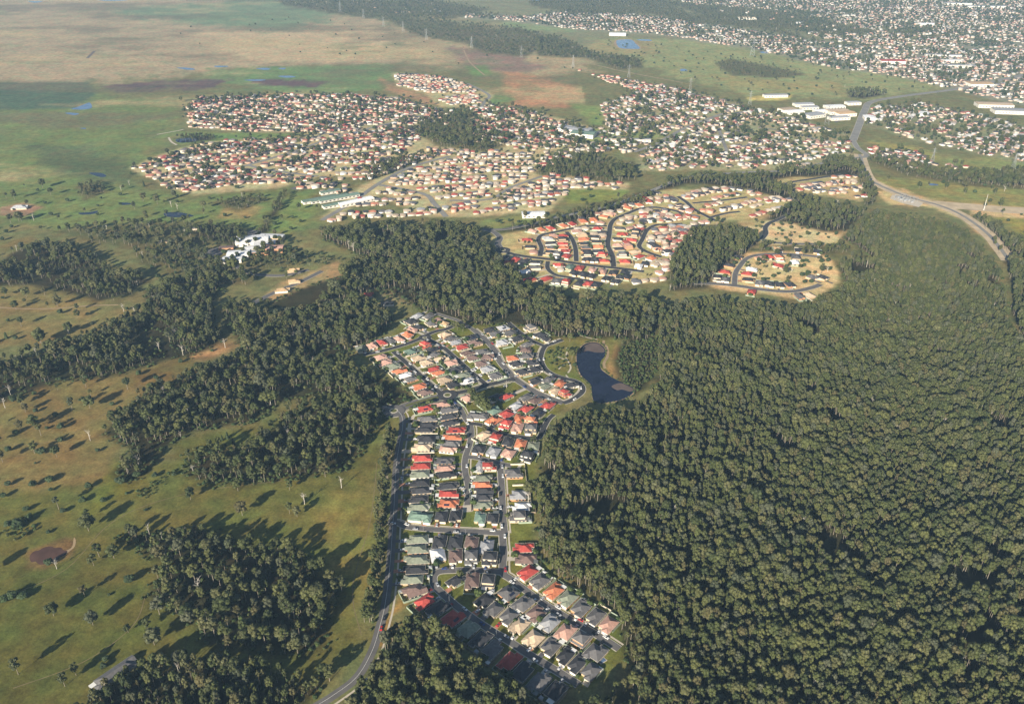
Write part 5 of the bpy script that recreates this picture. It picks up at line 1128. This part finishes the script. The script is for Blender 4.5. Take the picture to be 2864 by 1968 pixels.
for c, L, W, h, rz, rm, wm, lab in [((1705,405), 46, 30, 6, 12, WHT, M_WALL[2], 'largest white flat-roofed school hall beside the trees'), ((1835,385), 36, 16, 6, -6, WHT, M_WALL[0], 'long white-roofed school wing at the top by the oval'), ((1790,430), 30, 16, 5, 12, WHT, M_WALL[1], 'white-roofed school wing in the middle of the grounds'),
                                ((1720,462), 26, 14, 5, 20, WHT, M_WALL[2], 'white-roofed classroom block beside the lawn court'), ((1740,490), 34, 10, 4, 2, M_ROOF['l'], M_WALL[1], 'narrow pale-roofed classroom below the lawn court'), ((1610,500), 30, 20, 5, 8, WHT, M_WALL[2], 'white-roofed school building by the car park'),
                                ((1570,535), 26, 16, 5, 8, WHT, M_WALL[2], 'lowest white-roofed school building by the car park'), ((1855,462), 24, 16, 6, 5, M_ROOF['p'], M_WALL[1], 'pink-roofed brick building at the right of the school'), ((1530,460), 20, 9, 4, 10, M_ROOF['b'], M_WALL[1], 'small brown-roofed building left of the school lawn')]:
    hall('L1', c, L, W, h, rz, rm, wm, lab, 'school building')
BIGS = []
for k, (crop, c, L, W, h, rz, col) in enumerate([('Q3',(830,700),46,22,6,8,'l'),('Q3',(720,735),36,26,6,20,'c'),('Q3',(770,750),40,24,6,15,'w'),('Q3',(900,770),46,30,7,25,'l'),('Q3',(960,745),40,22,6,10,'w'),('Q3',(1060,745),50,30,7,12,'c'),('Q3',(1110,760),44,30,7,12,'n'),('Q3',(1070,790),46,20,6,10,'l'),('Q3',(1040,715),46,24,6,10,'w'),('Q3',(1165,690),34,20,6,10,'l'),
                                               ('Q3',(870,720),40,20,6,8,'l'),('Q3',(1280,790),30,26,6,80,'w'),('Q3',(1645,765),34,20,6,60,'w'),('Q3',(1880,440),100,22,7,-6,'l'),('Q3',(1790,370),120,20,7,-10,'l'),('Q3',(1430,408),70,36,8,-4,'r'),('Q3',(2020,560),60,40,8,0,'n'),('Q3',(2120,700),80,34,8,-8,'c'),('Q3',(2220,740),70,34,8,-8,'l'),('Q3',(450,118),70,30,8,0,'c'),('Q3',(800,152),36,20,7,0,'w'),
                                               ('Q3',(640,640),60,18,6,6,'l'),('Q2',(1590,870),70,30,8,-30,'l'),('Q2',(1650,895),50,34,8,-20,'t'),('Q2',(1880,225),60,26,8,-8,'w'),('Q2',(1900,940),36,12,6,8,'c'),('Q2',(2050,940),32,12,6,0,'l'),('Q2',(1310,1440),36,16,6,4,'w'),('Q2',(1545,855),40,20,6,-30,'w'),('Q3',(1660,160),60,40,8,0,'w'),('Q3',(1140,100),44,20,8,0,'l'),('Q3',(1830,405),50,24,7,0,'w'),('Q3',(2060,40),160,40,9,-6,'l'),('Q3',(1870,20),120,40,9,-6,'l')]):
    nm = ROOFC[col][0]; where = 'in the works area left of the highway' if (crop == 'Q3' and 640 < c[1] < 820 and c[0] < 1200) else ('near the middle suburbs' if crop == 'Q2' else 'among the far right suburbs')
    BIGS.append((where, nm, CROPS[crop][0] + c[0] / CROPS[crop][2], hall(crop, c, L, W, h, rz, M_ROOF[col], M_WALL[2], '', 'shed', .1)))
for where, nm in {(b[0], b[1]) for b in BIGS}:
    same = sorted([b for b in BIGS if b[:2] == (where, nm)], key=lambda b: b[2])
    for k, b in enumerate(same): b[3]['label'] = '%s-roofed large shed %s%s' % (nm, where, ', %s from the left' % ordinal(k + 1) if len(same) > 1 else '')

# ------------------------------------------------------------------ power pylons
def pylon(crop, c, h, k, mast=False):
    p = gnd(crop, [c])[0]; r = empty('power_pylon', p[0], p[1], 0, random.uniform(-.4, .1)); tag(r, '%s steel lattice pylon on the far power line, counted from the left' % ordinal(k) if not mast else 'white slender mast on the gravel track at the right', 'pylon', None if mast else 'power line pylons')
    t = MB(); b = h * (.012 if mast else .11); q = .06 + h * .0022; z1, z2 = h * .62, h
    for sx in (-1, 1):
        for sy in (-1, 1): t.tube([(sx * b, sy * b, 0), (sx * b * .32, sy * b * .32, z1), (sx * b * .1, sy * b * .1, z2)], [q, q, q], 4)
    zs = [0, .16, .3, .42, .53, .62, .72, .82, .92]
    wd = lambda z: b * (1 - .68 * z / .62) if z < .62 else b * (.32 - .22 * (z - .62) / .38)
    for a, e in zip(zs[:-1], zs[1:]):
        wa, we = wd(a), wd(e)
        for s in (-1, 1):
            t.tube([(-wa, s * wa, a * h), (we, s * we, e * h)], [q * .6] * 2, 3, False); t.tube([(wa, s * wa, a * h), (-we, s * we, e * h)], [q * .6] * 2, 3, False)
            t.tube([(s * wa, -wa, a * h), (s * we, we, e * h)], [q * .6] * 2, 3, False); t.tube([(s * wa, wa, a * h), (s * we, -we, e * h)], [q * .6] * 2, 3, False)
    t.build('lattice', M_STEEL if not mast else M_PATIO, r)
    if not mast:
        for z, w in ((.66, .2), (.79, .17), (.92, .14)):
            a = MB(); a.tube([(-w * h, 0, z * h), (0, 0, z * h + .6), (w * h, 0, z * h)], [q * .6, q * 1.2, q * .6], 4); a.tube([(-w * h, 0, z * h), (w * h, 0, z * h)], [q * .7] * 2, 4); a.build('cross_arm', M_STEEL, r)
for k, (crop, c, h) in enumerate([('Q2',(5,85),44),('Q2',(162,125),36),('Q2',(297,180),36),('Q2',(430,215),36),('Q2',(588,272),38),('Q2',(892,325),36),('Q2',(1228,390),36),('Q2',(1578,455),34),('Q2',(1955,522),34),('Q3',(62,612),32),('Q3',(465,712),34),('Q3',(482,380),60),('Q3',(985,842),44),('Q3',(1700,1090),26),('Q3',(2245,1142),30)]): pylon(crop, c, h, k + 1)
pylon('R', (2048,212), 27, 0, True)
# substation gear on the gravel pad
r0 = gnd('R', [(1520,150)])[0]; sb = empty('substation', r0[0], r0[1], 0, 0); tag(sb, 'grey electrical substation on a pale pad beside the far road', 'substation')
g0 = [gnd('R', [q])[0] - r0 for q in ((1435,130),(1520,132),(1625,172),(1500,158))]
for i in range(26):
    u, v = random.random(), random.random(); q = (g0[0] * (1 - u) + g0[1] * u) * (1 - v) + (g0[3] * (1 - u) + g0[2] * u) * v
    b = MB(); kk = i % 3
    if kk == 0: b.box(q[0] - 2, q[0] + 2, q[1] - 1.4, q[1] + 1.4, 0, 3.2); nm = 'transformer'
    elif kk == 1: b.tube([(q[0] - 4, q[1], 0), (q[0] - 4, q[1], 8)], [.25, .2], 5); b.tube([(q[0] + 4, q[1], 0), (q[0] + 4, q[1], 8)], [.25, .2], 5); b.tube([(q[0] - 4, q[1], 8), (q[0] + 4, q[1], 8)], [.25, .25], 5); nm = 'gantry'
    else: b.tube([(q[0], q[1], 0), (q[0], q[1], 5), (q[0], q[1], 5.2)], [.35, .3, .1], 6); nm = 'insulator'
    b.build(nm, M_STEEL, sb)
# street lamps on the near streets
for k, (crop, c) in enumerate(sorted([('B',(1330,420)),('B',(1225,700)),('B',(1105,640)),('B',(1108,1000)),('B',(1490,1000)),('B',(1500,1300)),('B',(700,1540)),('B',(1150,1580)),('C',(1060,180)),('C',(700,380)),('C',(640,640)),('C',(1050,930)),('C',(1500,640)),('C',(1800,820)),('A',(1480,700)),('A',(620,640)),('A',(1080,560)),('A',(1340,470))], key=lambda q: CROPS[q[0]][1] + q[1][1] / CROPS[q[0]][2])):
    p = gnd(crop, [c])[0]; r = empty('street_lamp', p[0], p[1], 0, random.uniform(0, 6)); tag(r, 'thin grey street lamp, %s along the near estate streets from the top' % ordinal(k + 1), 'street lamp', 'street lamps of the near estate')
    b = MB(); b.tube([(0,0,0),(0,0,6.5),(0,0,7.2)], [.11,.08,.07], 6); b.build('pole', M_STEEL, r); b = MB(); b.tube([(0,0,7.1),(1.6,0,7.5)], [.06,.05], 5); b.box(1.4, 2.1, -.13, .13, 7.42, 7.55, True); b.build('arm', M_STEEL, r)
# backyard pools and a trampoline
for crop, c, rz, lab in (('B',(795,870),8,'blue backyard pool beside the second red-roofed house'), ('C',(245,100),5,'blue pool covered with a sheet beside the top corner house'), ('C',(1805,1062),35,'small blue pool behind the lower diagonal houses'), ('C',(1965,1135),35,'pale pool in the shaded yard at the lower right'), ('A',(1655,660),20,'blue pool near the curved street by the pond'), ('A',(1790,960),20,'small pool between the brown and red roofs')):
    p = gnd(crop, [c])[0]; r = empty('swimming_pool', p[0], p[1], 0, math.radians(rz)); tag(r, lab, 'pool')
    b = MB(); b.box(-2.9, 2.9, -1.9, 1.9, 0, .12); b.build('coping', M_PATH, r); b = MB(); b.box(-2.4, 2.4, -1.4, 1.4, .12, .16); b.build('pool_water', M_WATERB, r)
p = gnd('B', [(1452,1357)])[0]; r = empty('trampoline', p[0], p[1], 0, 0); tag(r, 'round white trampoline behind the charcoal-roofed corner house', 'trampoline')
b = MB(); b.tube([(0,0,.7),(0,0,.82)], [1.9,1.9], 20); b.build('rim', M_PATIO, r); b = MB(); b.tube([(0,0,.83),(0,0,.85)], [1.2,1.2], 20); b.build('mat', M_TYRE, r)
for a in range(4): b = MB(); b.tube([(1.6*math.cos(a*1.57),1.6*math.sin(a*1.57),0),(1.6*math.cos(a*1.57),1.6*math.sin(a*1.57),.7)], [.05,.05], 5); b.build('leg', M_STEEL, r)

# ------------------------------------------------------------------ everything else that grows
sub = np.vstack(SUBT)
sub = sub[clear_of(sub[:, :2], 3, 8)]
# single trees dotted over far fields
dots = []
for crop, pts, sp in (('V', [(1340,90),(1950,150),(2180,200),(1960,225),(1700,215),(1450,150)], 62), ('V', [(2000,405),(2323,430),(2700,470),(2700,560),(2323,540),(2230,480)], 38), ('V', [(560,20),(1300,120),(1320,160),(900,150),(600,110)], 150), ('V', [(0,420),(300,430),(560,450),(560,500),(300,500),(0,500)], 45), ('V', [(-300,500),(0,500),(130,520),(60,550),(-300,570)], 30),
                      ('V', [(520,500),(720,470),(700,600),(560,600)], 36), ('V', [(1640,570),(1880,560),(1890,640),(1700,650)], 17), ('V', [(1700,500),(1800,500),(1950,540),(1720,550)], 15), ('V', [(1080,500),(1240,490),(1200,530)], 20), ('V', [(1300,430),(1420,435),(1300,470)], 30), ('V', [(300,60),(900,60),(900,140),(500,150)], 320), ('V', [(-200,900),(300,840),(420,820),(260,1000),(270,1080),(-200,1190)], 34), ('V', [(-200,650),(130,650),(330,700),(140,770),(-200,820)], 40), ('V', [(330,560),(520,560),(480,640),(330,640)], 22), ('V', [(-200,1200),(200,1130),(260,1190),(100,1330),(-200,1420)], 40),
                      ('V', [(600,600),(700,570),(780,590),(640,640)], 13), ('V', [(450,540),(600,520),(680,560),(560,620)], 22), ('V', [(830,640),(960,655),(960,700),(830,690)], 12), ('V', [(1150,520),(1330,640),(1180,630)], 26), ('V', [(1270,755),(1330,750),(1350,830),(1290,840)], 17)):
    p = fill(gnd(crop, pts), sp); p = p[clear_of(p, 3, 8)]; p = p[~in_poly(p, POND)]; dots.append(np.c_[p, rng.uniform(.4, .8, len(p)) if sp > 16 else rng.uniform(.3, .6, len(p))])
dots = np.vstack(dots)
allp = np.vstack([REST[0], sub[:, :2], dots[:, :2]]); sc = np.concatenate([REST[1], sub[:, 2] * 1.15, dots[:, 2] * 1.1]); sz = np.concatenate([REST[2], sub[:, 2], dots[:, 2]])
n = len(allp); pick = rng.integers(0, 9, n); u = rng.random(n)
pick = np.where(u < .018, 9 + rng.integers(0, 3, n), pick)
nr = len(REST[0]); pick[nr:] = np.where(rng.random(n - nr) < .5, 12, pick[nr:])
bigf = [joined(t, M_LEAFD) for t in BIG[:1]]
k12 = pick == 12; sc = np.where(k12, sc * 1.1, sc); sz = np.where(k12, sz * 1.5, sz)
scatter('forest', allp, sc, sz, rng.uniform(0, 6.28, n), pick, [joined(t, M_LEAF) for t in GUMS] + [joined(t, M_DEAD, M_DEAD) for t in DED] + bigf, 'dense gum forest and the far trees of fields and suburbs', 'forest')
print('TREES', n)
EDGE = []
for f in ('F1', 'F2', 'F7', 'F4d', 'F4c', 'F4e', 'F5', 'F6'):
    P = FPOLY[f]
    for a, b in zip(P, np.roll(P, -1, 0)):
        m = int(np.hypot(*(b - a)) / 2.6); t = rng.random(m)[:, None]; q = a + (b - a) * t + rng.normal(0, 3.2, (m, 2)); EDGE.append(np.c_[q, rng.uniform(.3, 1.1, m)])
ed = POND[rng.integers(0, len(POND), 260)]; cP = POND.mean(0); EDGE.append(np.c_[ed + (ed - cP) / np.linalg.norm(ed - cP, axis=1)[:, None] * rng.uniform(.6, 4, (260, 1)), rng.uniform(.2, .6, 260)])
EDGE = np.vstack(EDGE); EDGE = EDGE[clear_of(EDGE[:, :2], 1.5, 9)]; EDGE = EDGE[~in_poly(EDGE[:, :2], POND)]
# garden shrubs, and scrub under the wood edges
SHRUB = np.array(SHRUB); ok = clear_of(SHRUB[:, :2], .8, 4.5); SHRUB = SHRUB[ok]
scr = []
for f, sp in (('F5', 7), ('F4e', 8), ('F6', 7), ('F4d', 9), ('F4c', 10), ('F20', 4.5)):
    p = fill(FPOLY[f], sp); p = p[clear_of(p, 2, 9)]; p = p[~in_poly(p, POND)]; scr.append(np.c_[p, rng.uniform(.5, 1.3, len(p))])
e = gnd('V', [(880,1000),(868,1000),(850,1300),(830,1430),(850,1430),(870,1300)]); p = fill(e, 4.5); scr.append(np.c_[p, rng.uniform(.4, 1.0, len(p))])
for pts in ([(300,1120),(480,1020),(500,1040),(400,1080),(330,1140)], [(420,1060),(560,1080),(660,1070),(640,1090),(500,1100)], [(0,1210),(60,1170),(90,1200),(40,1230)], [(1235,800),(1275,780),(1290,830),(1255,840)]):
    p = fill(gnd('V', pts), 5); scr.append(np.c_[p, rng.uniform(.4, 1.1, len(p))])
allS = np.vstack([SHRUB, EDGE] + scr); n = len(allS)
scatter('garden_shrubs', allS[:, :2], allS[:, 2], allS[:, 2] * rng.uniform(.8, 1.2, n), rng.uniform(0, 6.28, n), rng.integers(0, 3, n), [joined(t, M_BUSH) for t in BSH], 'low green shrubs in gardens, verges and under the wood edges', 'shrubs')

# ------------------------------------------------------------------ the air
hb = MB(); hb.box(-24000, 24000, -7000, 25000, -1.5, CAM_H + 12, True)
mh = bpy.data.materials.new('haze_air'); mh.use_nodes = True; nt = mh.node_tree; nt.nodes.clear()
ou = nt.nodes.new('ShaderNodeOutputMaterial'); pv = nt.nodes.new('ShaderNodeVolumePrincipled')
pv.inputs['Color'].default_value = (0.42, 0.68, 1.0, 1); pv.inputs['Density'].default_value = 7.2e-5; pv.inputs['Anisotropy'].default_value = 0.0
nt.links.new(pv.outputs[0], ou.inputs['Volume'])
tag(hb.build('haze', mh), kind='stuff')
